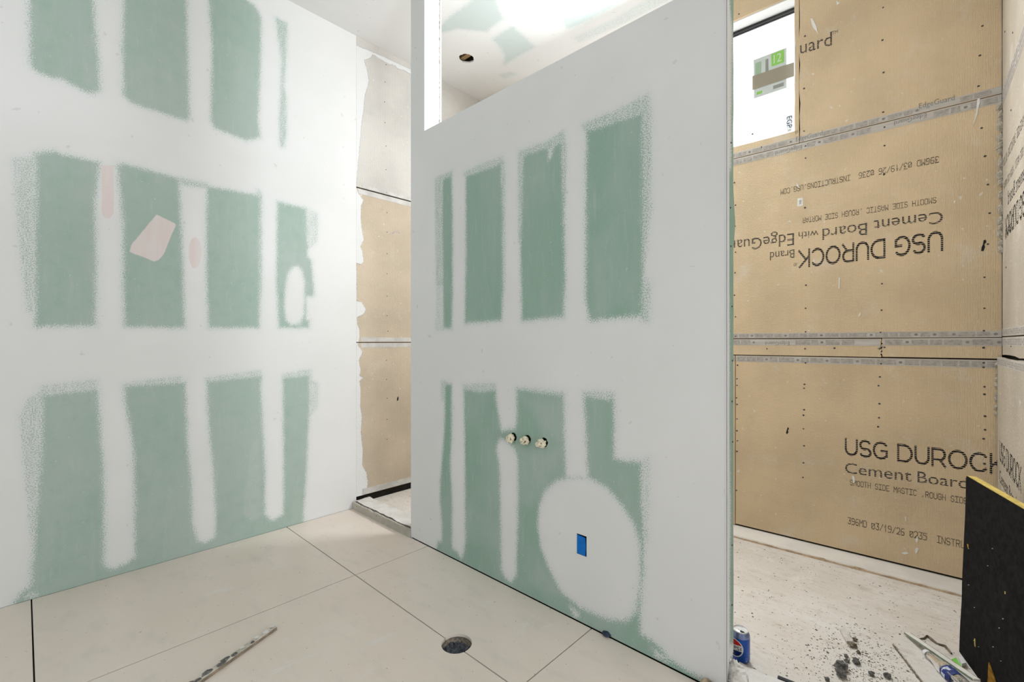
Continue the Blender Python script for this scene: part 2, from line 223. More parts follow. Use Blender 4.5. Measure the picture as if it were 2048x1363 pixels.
def sheet(x0, x1, z0, z1, step, cuts=(), rounds=(), lx=(), lz=()):
    """flat grid in (x, z) at y=0 facing -y; cuts: rectangles left out; rounds: (cx, cz, r, half, seed) ragged round holes"""
    xs = set(np.round(np.arange(x0, x1, step), 5)) | {x0, x1}
    zs = set(np.round(np.arange(z0, z1, step), 5)) | {z0, z1}
    xs |= set(lx); zs |= set(lz)
    rects = list(cuts)
    for (cx, cz, r, hf, sd) in rounds: rects.append((cx - hf, cz - hf, cx + hf, cz + hf))
    for (a, b, c, d) in rects:
        xs |= {t for t in (a, c) if x0 < t < x1}; zs |= {t for t in (b, d) if z0 < t < z1}
    xs = sorted(xs); zs = sorted(zs)
    idx, V, Fc = {}, [], []
    def vid(i, j):
        if (i, j) not in idx:
            idx[(i, j)] = len(V); V.append((xs[i], 0, zs[j]))
        return idx[(i, j)]
    for i in range(len(xs) - 1):
        mx = (xs[i] + xs[i + 1]) / 2
        for j in range(len(zs) - 1):
            mz = (zs[j] + zs[j + 1]) / 2
            if any(a < mx < c and b < mz < d for (a, b, c, d) in rects): continue
            Fc.append((vid(i, j), vid(i + 1, j), vid(i + 1, j + 1), vid(i, j + 1)))
    for (cx, cz, r, hf, sd) in rounds:
        n = 32; b0 = len(V); rng = random.Random(sd)
        for k in range(n):
            t = 2 * PI * k / n; c, s = math.cos(t), math.sin(t)
            m = hf / max(abs(c), abs(s)); rr = r * (1 + rng.uniform(-.07, .07))
            V.append((cx + c * m, 0, cz + s * m)); V.append((cx + c * rr, 0, cz + s * rr)); V.append((cx + c * rr * 1.02, .013, cz + s * rr * 1.02))
        for k in range(n):
            k2 = (k + 1) % n
            Fc.append((b0 + 3 * k, b0 + 3 * k2, b0 + 3 * k2 + 1, b0 + 3 * k + 1))
            Fc.append((b0 + 3 * k + 1, b0 + 3 * k2 + 1, b0 + 3 * k2 + 2, b0 + 3 * k + 2))
    me = mesh(V, Fc)
    bm = bmesh.new(); bm.from_mesh(me)
    for f in bm.faces:
        if f.normal.y > 0.5: f.normal_flip()
    bm.to_mesh(me); bm.free()
    return me, np.array(V)[:, [0, 2]]

# ------------------------------------------------------------------ materials
def nt(name):
    m = bpy.data.materials.new(name); m.use_nodes = True
    t = m.node_tree; t.nodes.clear()
    out = t.nodes.new('ShaderNodeOutputMaterial'); b = t.nodes.new('ShaderNodeBsdfPrincipled')
    t.links.new(b.outputs[0], out.inputs[0])
    b.inputs['Roughness'].default_value = 0.85
    b.inputs['Specular IOR Level'].default_value = 0.25
    return m, t, b

class G:
    """small node-graph helper"""
    def __init__(s, t):
        s.t = t; s.co = t.nodes.new('ShaderNodeTexCoord').outputs['Object']
    def n(s, typ, **kw):
        nd = s.t.nodes.new(typ)
        for k, v in kw.items(): setattr(nd, k, v)
        return nd
    def L(s, a, b): s.t.links.new(a, b)
    def put(s, inp, v):
        if hasattr(v, 'is_output') or isinstance(v, bpy.types.NodeSocket): s.L(v, inp)
        elif isinstance(v, (tuple, list)): inp.default_value = (*v, 1) if len(v) == 3 and len(inp.default_value) == 4 else v
        else: inp.default_value = v
    def noise(s, scale, detail=3, rough=.5, stretch=None, dist=0):
        nd = s.n('ShaderNodeTexNoise')
        co = s.co
        if stretch:
            mp = s.n('ShaderNodeMapping'); s.L(co, mp.inputs[0]); mp.inputs['Scale'].default_value = stretch; co = mp.outputs[0]
        s.L(co, nd.inputs['Vector'])
        nd.inputs['Scale'].default_value = scale; nd.inputs['Detail'].default_value = detail; nd.inputs['Roughness'].default_value = rough; nd.inputs['Distortion'].default_value = dist
        return nd.outputs['Fac']
    def math(s, op, a, b=0.0, c=0.0, clamp=False):
        nd = s.n('ShaderNodeMath', operation=op, use_clamp=clamp)
        s.put(nd.inputs[0], a); s.put(nd.inputs[1], b); s.put(nd.inputs[2], c)
        return nd.outputs[0]
    def rng(s, v, a, b, c=0.0, d=1.0, smooth=True):
        nd = s.n('ShaderNodeMapRange', interpolation_type='SMOOTHSTEP' if smooth else 'LINEAR')
        s.put(nd.inputs[0], v)
        for i, x in enumerate((a, b, c, d)): s.put(nd.inputs[i + 1], x)
        return nd.outputs[0]
    def mix(s, f, a, b):
        nd = s.n('ShaderNodeMix', data_type='RGBA')
        s.put(nd.inputs[0], f); s.put(nd.inputs[6], a); s.put(nd.inputs[7], b)
        return nd.outputs[2]
    def attr(s, name):
        return s.n('ShaderNodeAttribute', attribute_name=name).outputs['Fac']
    def bump(s, b, h, strength=.3, dist=.002):
        nd = s.n('ShaderNodeBump'); nd.inputs['Strength'].default_value = strength; nd.inputs['Distance'].default_value = dist
        s.L(h, nd.inputs['Height']); s.L(nd.outputs[0], b.inputs['Normal'])

def plain(name, col, rough=.8, var=.12, scale=30, spec=.25, metal=0.0, bump=0.0):
    m, t, b = nt(name); g = G(t)
    f = g.noise(scale, 4, .6)
    dark = tuple(c * (1 - var) for c in col); light = tuple(min(1, c * (1 + var)) for c in col)
    g.put(b.inputs['Base Color'], g.mix(g.rng(f, .3, .7), dark, light))
    b.inputs['Roughness'].default_value = rough; b.inputs['Specular IOR Level'].default_value = spec; b.inputs['Metallic'].default_value = metal
    if bump: g.bump(b, g.noise(scale * 4, 4, .6), bump, .002)
    return m

MUD = (.80, .80, .79)
def drywall(name, thin=0.0):
    m, t, b = nt(name); g = G(t)
    gr = g.attr('green'); hz = g.attr('haze'); pk = g.attr('pink')
    fine = g.noise(195, 4, .72); mid = g.noise(45, 3, .6, (1, 1, .35))
    v = g.math('ADD', gr, g.math('MULTIPLY', g.math('SUBTRACT', fine, .5), .15))
    v = g.math('ADD', v, g.math('MULTIPLY', g.math('SUBTRACT', mid, .5), .02))
    mask = g.rng(v, -.005, .005)
    broad = g.noise(2.2, 4, .6, (1, 1, .45)); streak = g.noise(9, 4, .6, (2.5, 2.5, .25)); weave = g.noise(160, 2, .5, (.35, .35, 3.0))
    green = g.mix(g.rng(weave, .3, .7), (.285, .445, .350), (.325, .485, .390))
    green = g.mix(g.math('MULTIPLY', g.rng(broad, .32, .68), .62 + thin), green, (.47, .545, .50))
    green = g.mix(g.math('MULTIPLY', g.rng(streak, .5, .75), .22), green, (.50, .56, .52))
    green = g.mix(g.math('MULTIPLY', hz, g.rng(g.noise(14, 4, .6), .2, .6, .45, 1.0)), green, (.55, .60, .57))
    green = g.mix(g.rng(g.noise(330, 3, .7, (.6, .6, 1.6)), .36, .64, .16, 0), green, (.20, .30, .25))
    green = g.mix(g.rng(g.noise(11, 5, .7, (3.0, 3.0, .5)), .52, .70, 0, .22), green, (.58, .64, .60))
    if thin: green = g.mix(.72, green, (.64, .71, .70))
    flk = g.rng(g.noise(38, 4, .75), .655, .69)
    green = g.mix(g.math('MULTIPLY', flk, .55), green, (.75, .77, .75))
    cloud = g.noise(1.4, 4, .55)
    mud = g.mix(g.rng(cloud, .35, .7), (.795, .795, .78), (.84, .835, .825))
    near = g.rng(v, -.04, .0)                      # the thin feathered edge of the compound lets the board through
    mud = g.mix(g.math('MULTIPLY', near, .30), mud, (.60, .68, .66))
    spots = g.rng(g.noise(21, 2, .5), .70, .73)
    mud = g.mix(g.math('MULTIPLY', spots, .35), mud, (.55, .54, .5))
    col = g.mix(mask, mud, green)
    pmask = g.rng(g.math('ADD', pk, g.math('MULTIPLY', g.math('SUBTRACT', mid, .5), .008)), -.002, .003)
    col = g.mix(g.math('MULTIPLY', pmask, .9), col, g.mix(g.rng(streak, .3, .7), (.80, .68, .655), (.82, .745, .725)))
    g.put(b.inputs['Base Color'], col)
    b.inputs['Roughness'].default_value = .9
    g.bump(b, g.math('ADD', g.math('MULTIPLY', mask, -.6), g.math('MULTIPLY', fine, .12)), .25, .0015)
    return m
M_DRY = drywall('joint_compound_over_green_board')
M_CEIL = drywall('ceiling_compound_over_green_board', .35)

def cement(name, base=(.70, .545, .355), mud=False):
    m, t, b = nt(name); g = G(t)
    rib = g.n('ShaderNodeTexWave', wave_type='BANDS', bands_direction='X', wave_profile='SIN')
    g.L(g.co, rib.inputs['Vector']); rib.inputs['Scale'].default_value = 54; rib.inputs['Distortion'].default_value = .8; rib.inputs['Detail'].default_value = 1; rib.inputs['Detail Scale'].default_value = 3
    lump = g.noise(75, 4, .6, (1, 1, 1.2)); broad = g.noise(3.0, 4, .6); fine = g.noise(300, 3, .7)
    lo = tuple(c * .90 for c in base); hi = tuple(c * 1.10 for c in base)
    col = g.mix(g.rng(broad, .3, .7), lo, hi)
    col = g.mix(g.math('MULTIPLY', g.rng(rib.outputs['Fac'], .0, .5, 1, 0), g.rng(g.noise(6, 3), .35, .65, .06, .24)), col, (.30, .22, .13))
    col = g.mix(g.rng(lump, .55, .72, 0, .35), col, (.70, .62, .50))
    col = g.mix(g.rng(g.noise(5, 5, .7), .54, .72, 0, .4), col, (.74, .69, .61))
    col = g.mix(g.rng(g.noise(31, 2, .5), .69, .72, 0, .7), col, (.78, .74, .66))
    h = g.math('ADD', g.math('MULTIPLY', lump, 1.0), g.math('MULTIPLY', rib.outputs['Fac'], .16))
    if mud:
        md = g.attr('mud'); v = g.math('ADD', md, g.math('MULTIPLY', g.math('SUBTRACT', g.noise(90, 4, .75), .5), .035))
        mk = g.rng(v, -.001, .002)
        col = g.mix(mk, col, (.82, .82, .81))
        h = g.math('ADD', h, g.math('MULTIPLY', mk, .7))
    g.put(b.inputs['Base Color'], col); b.inputs['Roughness'].default_value = .92
    g.bump(b, h, .9, .004)
    return m
M_CEM = cement('cement_board_tan')
M_CEML = cement('cement_board_with_compound', (.63, .53, .41), True)
M_CEMT = cement('dusty_cement_board_with_compound', (.68, .65, .61), True)
M_CEMR = cement('cement_board_pale', (.52, .46, .375))
M_CEMEDGE = plain('cement_board_core', (.42, .38, .31), .95, .35, 120, bump=.8)

def tape_mat():
    m, t, b = nt('grey_edge_tape'); g = G(t)
    f = g.noise(9, 4, .6, (.4, 1, 6))
    col = g.mix(g.rng(f, .3, .7), (.46, .42, .375), (.58, .545, .50))
    g.put(b.inputs['Base Color'], col); b.inputs['Roughness'].default_value = .7
    g.bump(b, g.noise(120, 3, .6), .3, .001)
    return m
M_TAPE = tape_mat()
M_TPRINT = plain('tape_print_grey', (.40, .365, .33), .8, .22, 60)
M_TTEXT = plain('tape_text_grey', (.25, .235, .22), .8, .2, 60)
M_DARKGAP = plain('dark_joint_gap_shade', (.02, .017, .014), .95, .3, 20)  # near-black colour stands in for shade in board gaps and holes; also tile joints

def ink_mat(name, col, cover, stripe=330.0):
    m, t, b = nt(name); g = G(t)
    w = g.n('ShaderNodeTexWave', wave_type='BANDS', bands_direction='Z', wave_profile='SIN')
    g.L(g.co, w.inputs['Vector']); w.inputs['Scale'].default_value = stripe / 6.283; w.inputs['Distortion'].default_value = 1.2; w.inputs['Detail'].default_value = 2
    k = g.math('ADD', w.outputs['Fac'], g.math('MULTIPLY', g.math('SUBTRACT', g.noise(60, 3, .7), .5), .9))
    fac = g.rng(k, 1 - cover - .1, 1 - cover + .1)
    tr = t.nodes.new('ShaderNodeBsdfTransparent'); mx = t.nodes.new('ShaderNodeMixShader')
    g.put(b.inputs['Base Color'], col)
    out = [n for n in t.nodes if n.type == 'OUTPUT_MATERIAL'][0]
    g.L(fac, mx.inputs[0]); g.L(tr.outputs[0], mx.inputs[1]); g.L(b.outputs[0], mx.inputs[2]); g.L(mx.outputs[0], out.inputs[0])
    return m
M_INK_BIG = ink_mat('ink_heavy', (.022, .02, .026), .83, 190)
M_INK_MID = ink_mat('ink_medium', (.04, .036, .04), .83, 210)
M_INK_THIN = ink_mat('ink_faint', (.05, .044, .04), .84, 330)
M_INK = plain('black_marker', (.012, .012, .018), .6, .2, 40)
M_SPLASH = plain('dried_plaster', (.80, .79, .76), .9, .06, 60)

def tile_mat():
    m, t, b = nt('cream_porcelain_tile'); g = G(t)
    col = g.mix(g.rng(g.noise(1.1, 4, .55), .35, .7), (.805, .710, .618), (.850, .760, .672))
    col = g.mix(g.rng(g.noise(5, 5, .65, (1, 2.2, 1)), .50, .70, 0, .35), col, (.66, .61, .54))
    col = g.mix(g.rng(g.noise(3.3, 6, .75, (2.4, .7, 1)), .60, .68, 0, .6), col, (.83, .80, .76))
    col = g.mix(g.rng(g.noise(55, 2, .5), .71, .74, 0, .55), col, (.25, .22, .18))
    col = g.mix(g.rng(g.noise(420, 2, .6), .3, .7, .06, 0), col, (.3, .28, .25))
    g.put(b.inputs['Base Color'], col)
    b.inputs['Roughness'].default_value = .42; b.inputs['Specular IOR Level'].default_value = .5
    g.put(b.inputs['Roughness'], g.rng(g.noise(4, 4, .6), .3, .7, .28, .42))
    return m
M_TILE = tile_mat()

def pan_mat():
    m, t, b = nt('dusty_shower_floor'); g = G(t)
    col = g.mix(g.rng(g.noise(1.6, 5, .6), .35, .7), (.72, .665, .60), (.80, .76, .71))
    col = g.mix(g.rng(g.noise(9, 6, .75, (1.0, 3.0, 1)), .50, .68, 0, .5), col, (.55, .48, .40))
    col = g.mix(g.rng(g.noise(26, 5, .8, (1, 2, 1)), .57, .66, 0, .45), col, (.42, .36, .28))
    col = g.mix(g.rng(g.noise(70, 3, .6), .66, .70, 0, .8), col, (.17, .145, .11))
    col = g.mix(g.rng(g.noise(7, 6, .8), .54, .66, 0, .6), col, (.83, .80, .76))
    g.put(b.inputs['Base Color'], col); b.inputs['Roughness'].default_value = .9
    g.bump(b, g.noise(60, 5, .7), .35, .003)
    return m
M_PAN = pan_mat()
def mortar_mat():
    m, t, b = nt('rough_white_mortar'); g = G(t)
    col = g.mix(g.rng(g.noise(14, 5, .7), .35, .65), (.74, .70, .65), (.82, .80, .77))
    col = g.mix(g.rng(g.noise(40, 4, .75), .62, .70, 0, .7), col, (.36, .31, .24))
    g.put(b.inputs['Base Color'], col); b.inputs['Roughness'].default_value = .95
    g.bump(b, g.noise(80, 5, .75), .7, .004)
    return m
M_MORTAR = mortar_mat()
M_ROCK = plain('grey_mortar_lump', (.17, .163, .15), .95, .5, 90, bump=.9)
M_ROCKB = plain('brown_crumb', (.20, .165, .12), .95, .5, 120)
M_WHITE = plain('white_finish', (.82, .82, .81), .8, .03, 3)
M_WALLPLAIN = plain('off_white_wall', (.76, .75, .73), .9, .03, 2)
M_BEAD = plain('vinyl_corner_bead', (.78, .79, .80), .5, .02, 6)
M_CURB = plain('grey_curb_strip', (.50, .465, .40), .85, .12, 14, bump=.3)
M_PALE = plain('pale_floor_board', (.80, .765, .715), .9, .07, 5, bump=.15)
M_BRN = plain('brown_cut_edge', (.46, .33, .21), .9, .25, 40)
M_SCREW = plain('dark_screw_head', (.045, .042, .04), .55, .3, 80, spec=.5)
M_WOOD = plain('raw_lumber', (.36, .23, .115), .85, .3, 18)
M_DWOOD = plain('dirty_lumber', (.13, .10, .07), .95, .5, 30, bump=.6)

# ------------------------------------------------------------------ lettering
_tc = {}
def glyph_mesh(s):
    if s not in _tc:
        cu = bpy.data.curves.new('t', 'FONT'); cu.body = s; cu.resolution_u = 3
        o = bpy.data.objects.new('t', cu); COL.objects.link(o)
        dg = bpy.context.evaluated_depsgraph_get(); dg.update()
        me = bpy.data.meshes.new_from_object(o.evaluated_get(dg))
        v = np.empty(len(me.vertices) * 3); me.vertices.foreach_get('co', v); v = v.reshape(-1, 3)
        _tc[s] = (v[:, :2].copy(), [tuple(p.vertices) for p in me.polygons])
        bpy.data.objects.remove(o); bpy.data.curves.remove(cu); bpy.data.meshes.remove(me)
    return _tc[s]

# printer characters: polylines on a 4 x 6 grid
_D = {'0': '01 05 15 35 45 41 30 10 01|01 45', '1': '14 26 20', '2': '05 16 36 45 43 00 40', '3': '06 46 23 43 41 30 10 01', '5': '46 06 04 34 43 41 30 00',
      '6': '46 16 04 01 10 30 41 42 33 03', '9': '00 30 42 45 36 16 05 04 13 43', '/': '00 46', '.': '10 20', ',': '21 10', 'M': '00 06 23 46 40', 'D': '00 06 36 45 41 30 00',
      'I': '06 46|26 20|00 40', 'N': '00 06 40 46', 'S': '45 36 16 05 04 13 33 42 41 30 10 01', 'T': '06 46|26 20', 'R': '00 06 36 45 44 33 03|23 40', 'U': '06 01 10 30 41 46',
      'C': '45 36 16 05 01 10 30 41', 'O': '01 05 16 36 45 41 30 10 01', 'H': '00 06|40 46|03 43', 'E': '46 06 00 40|03 33', 'A': '00 04 26 44 40|02 42', 'G': '45 36 16 05 01 10 30 41 43 23',
      'P': '00 06 36 45 44 33 03', 'L': '06 00 40', ' ': ''}
def strokes(chains, w):
    V, Fc = [], []
    for ch in chains:
        for (x0, y0), (x1, y1) in zip(ch, ch[1:]):
            d = math.hypot(x1 - x0, y1 - y0) or 1; tx, ty = (x1 - x0) / d * w / 2, (y1 - y0) / d * w / 2
            b = len(V)
            V += [(x0 - tx + ty, y0 - ty - tx), (x1 + tx + ty, y1 + ty - tx), (x1 + tx - ty, y1 + ty + tx), (x0 - tx - ty, y0 - ty + tx)]
            Fc.append((b, b + 1, b + 2, b + 3))
    return np.array(V), Fc
def dot_text(s):
    ch = []
    for k, c in enumerate(s):
        for pl in _D.get(c, '').split('|'):
            pts = [(int(p[0]) + k * 5.6, int(p[1])) for p in pl.split()]
            if len(pts) > 1: ch.append(pts)
    return strokes(ch, .78)
def arc(cx, cy, rx, ry, a0, a1, n=18):
    return [(cx + rx * math.cos(math.radians(a0 + (a1 - a0) * i / n)), cy + ry * math.sin(math.radians(a0 + (a1 - a0) * i / n))) for i in range(n + 1)]
_B = {  # wide geometric capitals, cap height 1
    'U': (.86, [[(.08, .94)] + [(.08, .40)] + arc(.43, .40, .35, .34, 180, 360) + [(.78, .94)]]),
    'S': (.78, [arc(.39, .70, .30, .24, 35, 270, 14) + arc(.39, .28, .32, .22, 90, -145, 14)]),
    'G': (.98, [arc(.50, .50, .42, .44, 45, 318, 22) + [(.84, .20), (.84, .48), (.54, .48)]]),
    'D': (.92, [[(.08, .06), (.08, .94), (.40, .94)] + arc(.40, .50, .44, .44, 90, -90, 20) + [(.08, .06)]]),
    'R': (.82, [[(.08, .04), (.08, .94), (.44, .94)] + arc(.44, .66, .28, .28, 90, -90, 14) + [(.08, .38)], [(.46, .38), (.74, .04)]]),
    'O': (1.02, [arc(.51, .50, .43, .44, 0, 360, 30)]),
    'C': (.92, [arc(.50, .50, .42, .44, 45, 315, 24)]),
    'K': (.82, [[(.08, .04), (.08, .96)], [(.74, .94), (.12, .40)], [(.30, .56), (.78, .05)]]),
    ' ': (.34, [])}
def big_text(s, w=.125):
    ch = []; x = 0
    for c in s:
        adv, pl = _B[c]
        for p in pl: ch.append([(x + a, b) for a, b in p])
        x += adv + .05
    return strokes(ch, w)

def lettering(parent, txt, p0, p1, pc, style, eps=.0006, name='lettering', mat=None, clip=None):
    """print on a wall: baseline from p0 to p1, cap top at pc; local wall coordinates (x, z), facing -y"""
    if style == 'dot': V, Fc = dot_text(txt)
    elif style == 'big': V, Fc = big_text(txt)
    else: V, Fc = glyph_mesh(txt)
    V = np.array(V, float)
    x0, x1 = V[:, 0].min(), V[:, 0].max()
    if style == 'dot': y1 = 6.0
    elif style == 'big': y1 = 1.0
    else:
        c = glyph_mesh(txt[0].upper() if txt[0].isalpha() else txt)[0]; y1 = c[:, 1].max()
        if txt[0].islower(): y1 = glyph_mesh('d')[0][:, 1].max()
    p0 = np.array(p0); p1 = np.array(p1); pc = np.array(pc)
    ex = (p1 - p0); sx = ex / (x1 - x0)
    up = np.array([0, pc[1] - p0[1]]) / y1
    q = p0 + (V[:, :1] - x0) * sx + V[:, 1:2] * up
    me = mesh([(a, -eps, b) for a, b in q], Fc)
    bm = bmesh.new(); bm.from_mesh(me)
    for f in bm.faces:
        if f.normal.y > 0: f.normal_flip()
    if clip is not None:
        bmesh.ops.bisect_plane(bm, geom=bm.verts[:] + bm.edges[:] + bm.faces[:], plane_co=(clip, 0, 0), plane_no=(1, 0, 0), clear_outer=True)
    bmesh.ops.delete(bm, geom=[v for v in bm.verts if not v.link_faces], context='VERTS')
    bm.to_mesh(me); bm.free()
    if mat is None: mat = {'big': M_INK_BIG, 'mid': M_INK_MID, 'thin': M_INK_THIN, 'dot': M_INK_THIN, 'tape': M_TTEXT}[style]
    return link(name, me, mat, parent)

# ------------------------------------------------------------------ structure: floor
ZS = .03          # shower floor level
XT = [-3.274, -2.327, -1.128, .075, 1.28, 2.2]
YT = [-2.6, -1.175, .030, 1.2375, 1.725]
DR = (-1.487, 1.249, .064)
hs = .11
floor = link('floor', boxes([(-3.4, -2.7, -.2, 2.3, DR[1] - hs, -.012), (-3.4, DR[1] + hs, -.2, 2.3, 1.9, -.012), (-3.4, DR[1] - hs, -.2, DR[0] - hs, DR[1] + hs, -.012), (DR[0] + hs, DR[1] - hs, -.2, 2.3, DR[1] + hs, -.012), (-3.4, 1.9, -.2, 2.3, 3.6, ZS - .02)]),
             M_DARKGAP, label='floor of large cream square tiles with thin dark joints', cat='floor', kind='structure')
gap = .0027
def tile_outline(x0, x1, y0, y1):
    pts = []
    cx, cy, r = DR
    if x0 < cx < x1 and abs(y1 - cy) < .05 and y1 < cy + r:      # notch in the far edge
        s = math.asin((y1 - cy) / r)
        rim = [(cx + r * math.cos(t), cy + r * math.sin(t)) for t in np.linspace(s, -PI - s, 25)]
        return [(x0, y0), (x1, y0), (x1, y1)] + rim + [(x0, y1)]
    if x0 < cx < x1 and abs(y0 - cy) < .05 and y0 > cy - r:
        s = math.asin((y0 - cy) / r)
        rim = [(cx + r * math.cos(t), cy + r * math.sin(t)) for t in np.linspace(PI - s, s, 25)]
        return [(x0, y0)] + rim + [(x1, y0), (x1, y1), (x0, y1)]
    return [(x0, y0), (x1, y0), (x1, y1), (x0, y1)]
for i in range(len(XT) - 1):
    for j in range(len(YT) - 1):
        x0, x1, y0, y1 = XT[i] + gap, XT[i + 1] - gap, YT[j] + gap, YT[j + 1] - gap
        if i == 0: x0 = XT[0] + .003
        if j == len(YT) - 2: y1 = YT[-1] - .004
        link('floor_tile', slab(tile_outline(x0, x1, y0, y1), -.012, 0.0), M_TILE, floor)
# drain opening cut through the tiles
M_DRAIN = plain('dark_wet_plastic', (.075, .085, .105), .35, .7, 60, spec=.5, bump=.25)
M_DRAINW = plain('drain_mortar_wall', (.26, .22, .17), .9, .5, 60, bump=.6)
drain = empty('floor_drain', (DR[0], DR[1], -.07), 0, 'round open drain hole cut in the cream floor tiles, dark plastic inside', 'drain')
V, Fc = [], []
for k in range(48):
    t = 2 * PI * k / 48; c, s = math.cos(t), math.sin(t); m = (hs + .004) / max(abs(c), abs(s))
    V += [(c * m, s * m, .0575), (c * .067, s * .067, .0575), (c * .067, s * .067, -.004)]
for k in range(48):
    k2 = (k + 1) % 48
    Fc += [(3 * k, 3 * k2, 3 * k2 + 1, 3 * k + 1), (3 * k + 1, 3 * k2 + 1, 3 * k2 + 2, 3 * k + 2)]
link('hole_wall', mesh(V, Fc), M_DRAINW, drain)
bm = bmesh.new()
bmesh.ops.create_grid(bm, x_segments=26, y_segments=26, size=.066)
for v in bm.verts:
    v.co.z = .034 + .014 * mnoise.noise(Vector((v.co.x * 60, v.co.y * 60, 3))) + .010 * mnoise.noise(Vector((v.co.x * 150, v.co.y * 150, 9)))
bmesh.ops.delete(bm, geom=[v for v in bm.verts if v.co.x ** 2 + v.co.y ** 2 > .066 ** 2], context='VERTS')
link('crumpled_plastic', from_bm(bm), M_DRAIN, drain)

# ------------------------------------------------------------------ structure: ceiling
ZC = 3.617
hx, hy = DATA['C_hole']
def flipz(poly): return poly
me, P = sheet(-3.274, 2.2, -2.6, 3.45, .02, rounds=[(hx, hy, .062, .10, 4)])
for v in me.vertices: v.co = Vector((v.co.x, v.co.z, ZC + v.co.y * 1.0))
g_ = field(P, DATA['C_add'])
attr(me, 'green', g_); attr(me, 'haze', np.full(len(P), .9)); attr(me, 'pink', np.full(len(P), -.1))
bm = bmesh.new(); bm.from_mesh(me)
for f in bm.faces:
    if f.normal.z > .5: f.normal_flip()
bm.to_mesh(me); bm.free()
ceiling = link('ceiling', me, M_CEIL, label='white ceiling with pale green patches left between joint compound', cat='ceiling', kind='structure')
link('ceiling_backing', boxes([(-3.4, -2.7, ZC + .2, 2.3, 3.7, ZC + .26), (-3.4, hy + .1, ZC + .02, 2.3, 3.7, ZC + .2), (-3.4, -2.7, ZC + .02, 2.3, hy - .1, ZC + .2), (-3.4, hy - .1, ZC + .02, hx - .1, hy + .1, ZC + .2), (hx + .1, hy - .1, ZC + .02, 2.3, hy + .1, ZC + .2)]), M_DWOOD, ceiling)
link('joist', box(hx - .1, hy - .005, ZC + .03, hx + .1, hy + .035, ZC + .2), M_WOOD, ceiling)

# ------------------------------------------------------------------ structure: left wall
wl = link('wall_left', box(-2.7, .0135, 0, 3.5, .2, 3.9), M_DARKGAP, None, (-3.274, 0, 0), (0, 0, PI / 2), 'left wall of green drywall with white joint compound bands and pink patches', 'wall', kind='structure')
YJ = 1.750
me, P = sheet(-2.6, YJ, .0, ZC, .0125)
attr(me, 'green', field(P, DATA['L_add'], DATA['L_sub']))
hz = np.full(len(P), .45)
for poly, k in DATA['L_haze']: hz = np.maximum(hz, k * np.clip(.5 + sdf(P, poly) / .05, 0, 1))
attr(me, 'haze', hz); attr(me, 'pink', field(P, [(p, .1) for p in DATA['L_pink']]))
link('drywall_sheet', me, M_DRY, wl)

def screw_mesh():
    V = [(0, -.0022, 0)]; Fc = []
    for rr, yy in ((.0035, -.0022), (.0052, -.0006), (.0052, .001)):
        for k in range(8): V.append((rr * math.cos(k * PI / 4), yy, rr * math.sin(k * PI / 4)))
    for k in range(8):
        k2 = (k + 1) % 8
        Fc += [(0, 1 + k2, 1 + k), (1 + k, 1 + k2, 9 + k2, 9 + k), (9 + k, 9 + k2, 17 + k2, 17 + k)]
    return mesh(V, Fc)
ME_SCREW = screw_mesh(); ME_SCREW.materials.append(M_SCREW)
def screw(parent, x, z, sc=1.0):
    o = bpy.data.objects.new('screw', ME_SCREW); COL.objects.link(o); o.parent = parent; o.location = (x, 0, z); o.scale = (sc, 1, sc * .9)

def board(parent, x0, x1, z0, z1, mat, y0=0.0, name='cement_board', rag=(), seed=1, th=.0125):
    """one cement board, with slightly uneven edges"""
    rng = random.Random(seed); pts = []
    def side(a, b, on):
        n = 14 if on else 1
        for k in range(n):
            t = k / n
            j = rng.uniform(-.004, .004) if on and k else 0
            dx, dz = b[0] - a[0], b[1] - a[1]; L = math.hypot(dx, dz)
            pts.append((a[0] + dx * t - dz / L * j, a[1] + dz * t + dx / L * j))
    c = [(x0, z0), (x1, z0), (x1, z1), (x0, z1)]
    for k in range(4): side(c[k], c[(k + 1) % 4], 'brtl'[k] in rag)
    return link(name, prism(pts, y0, y0 + th), [mat], parent)

def tape(parent, x0, x1, z0, z1, seed, text_gaps=(), y0=0.0, prints=True):
    o = link('edge_tape', box(x0, y0 - .0009, z0, x1, y0 + .0005, z1), M_TAPE, parent)
    if not prints: return o
    rng = random.Random(seed); L = []; x = x0 + .01; h = z1 - z0; disks = []
    while x < x1 - .03:
        w = rng.uniform(.035, .085)
        if any(a < x + w and x < b for a, b in text_gaps):
            x = max(b for a, b in text_gaps if a < x + w and x < b) + .006; continue
        e = min(x + w, x1 - .004)
        for q in range(3):
            zz = z0 + h * (.14 + .24 * q); L.append((x, y0 - .0013, zz, e - rng.uniform(0, .004), y0 - .0008, zz + h * .20))
        x = e + .006
        if rng.random() < .28:
            disks.append((x + .012, z0 + h * .48)); x += .030
    if L: link('tape_print', boxes(L), M_TPRINT, parent)
    for (dx, dz) in disks:
        n = 14
        link('tape_print', mesh([(dx + .0075 * math.cos(2 * PI * k / n), y0 - .0014, dz + .0065 * math.sin(2 * PI * k / n)) for k in range(n)], [tuple(range(n))]), M_TTEXT, parent)
    return o

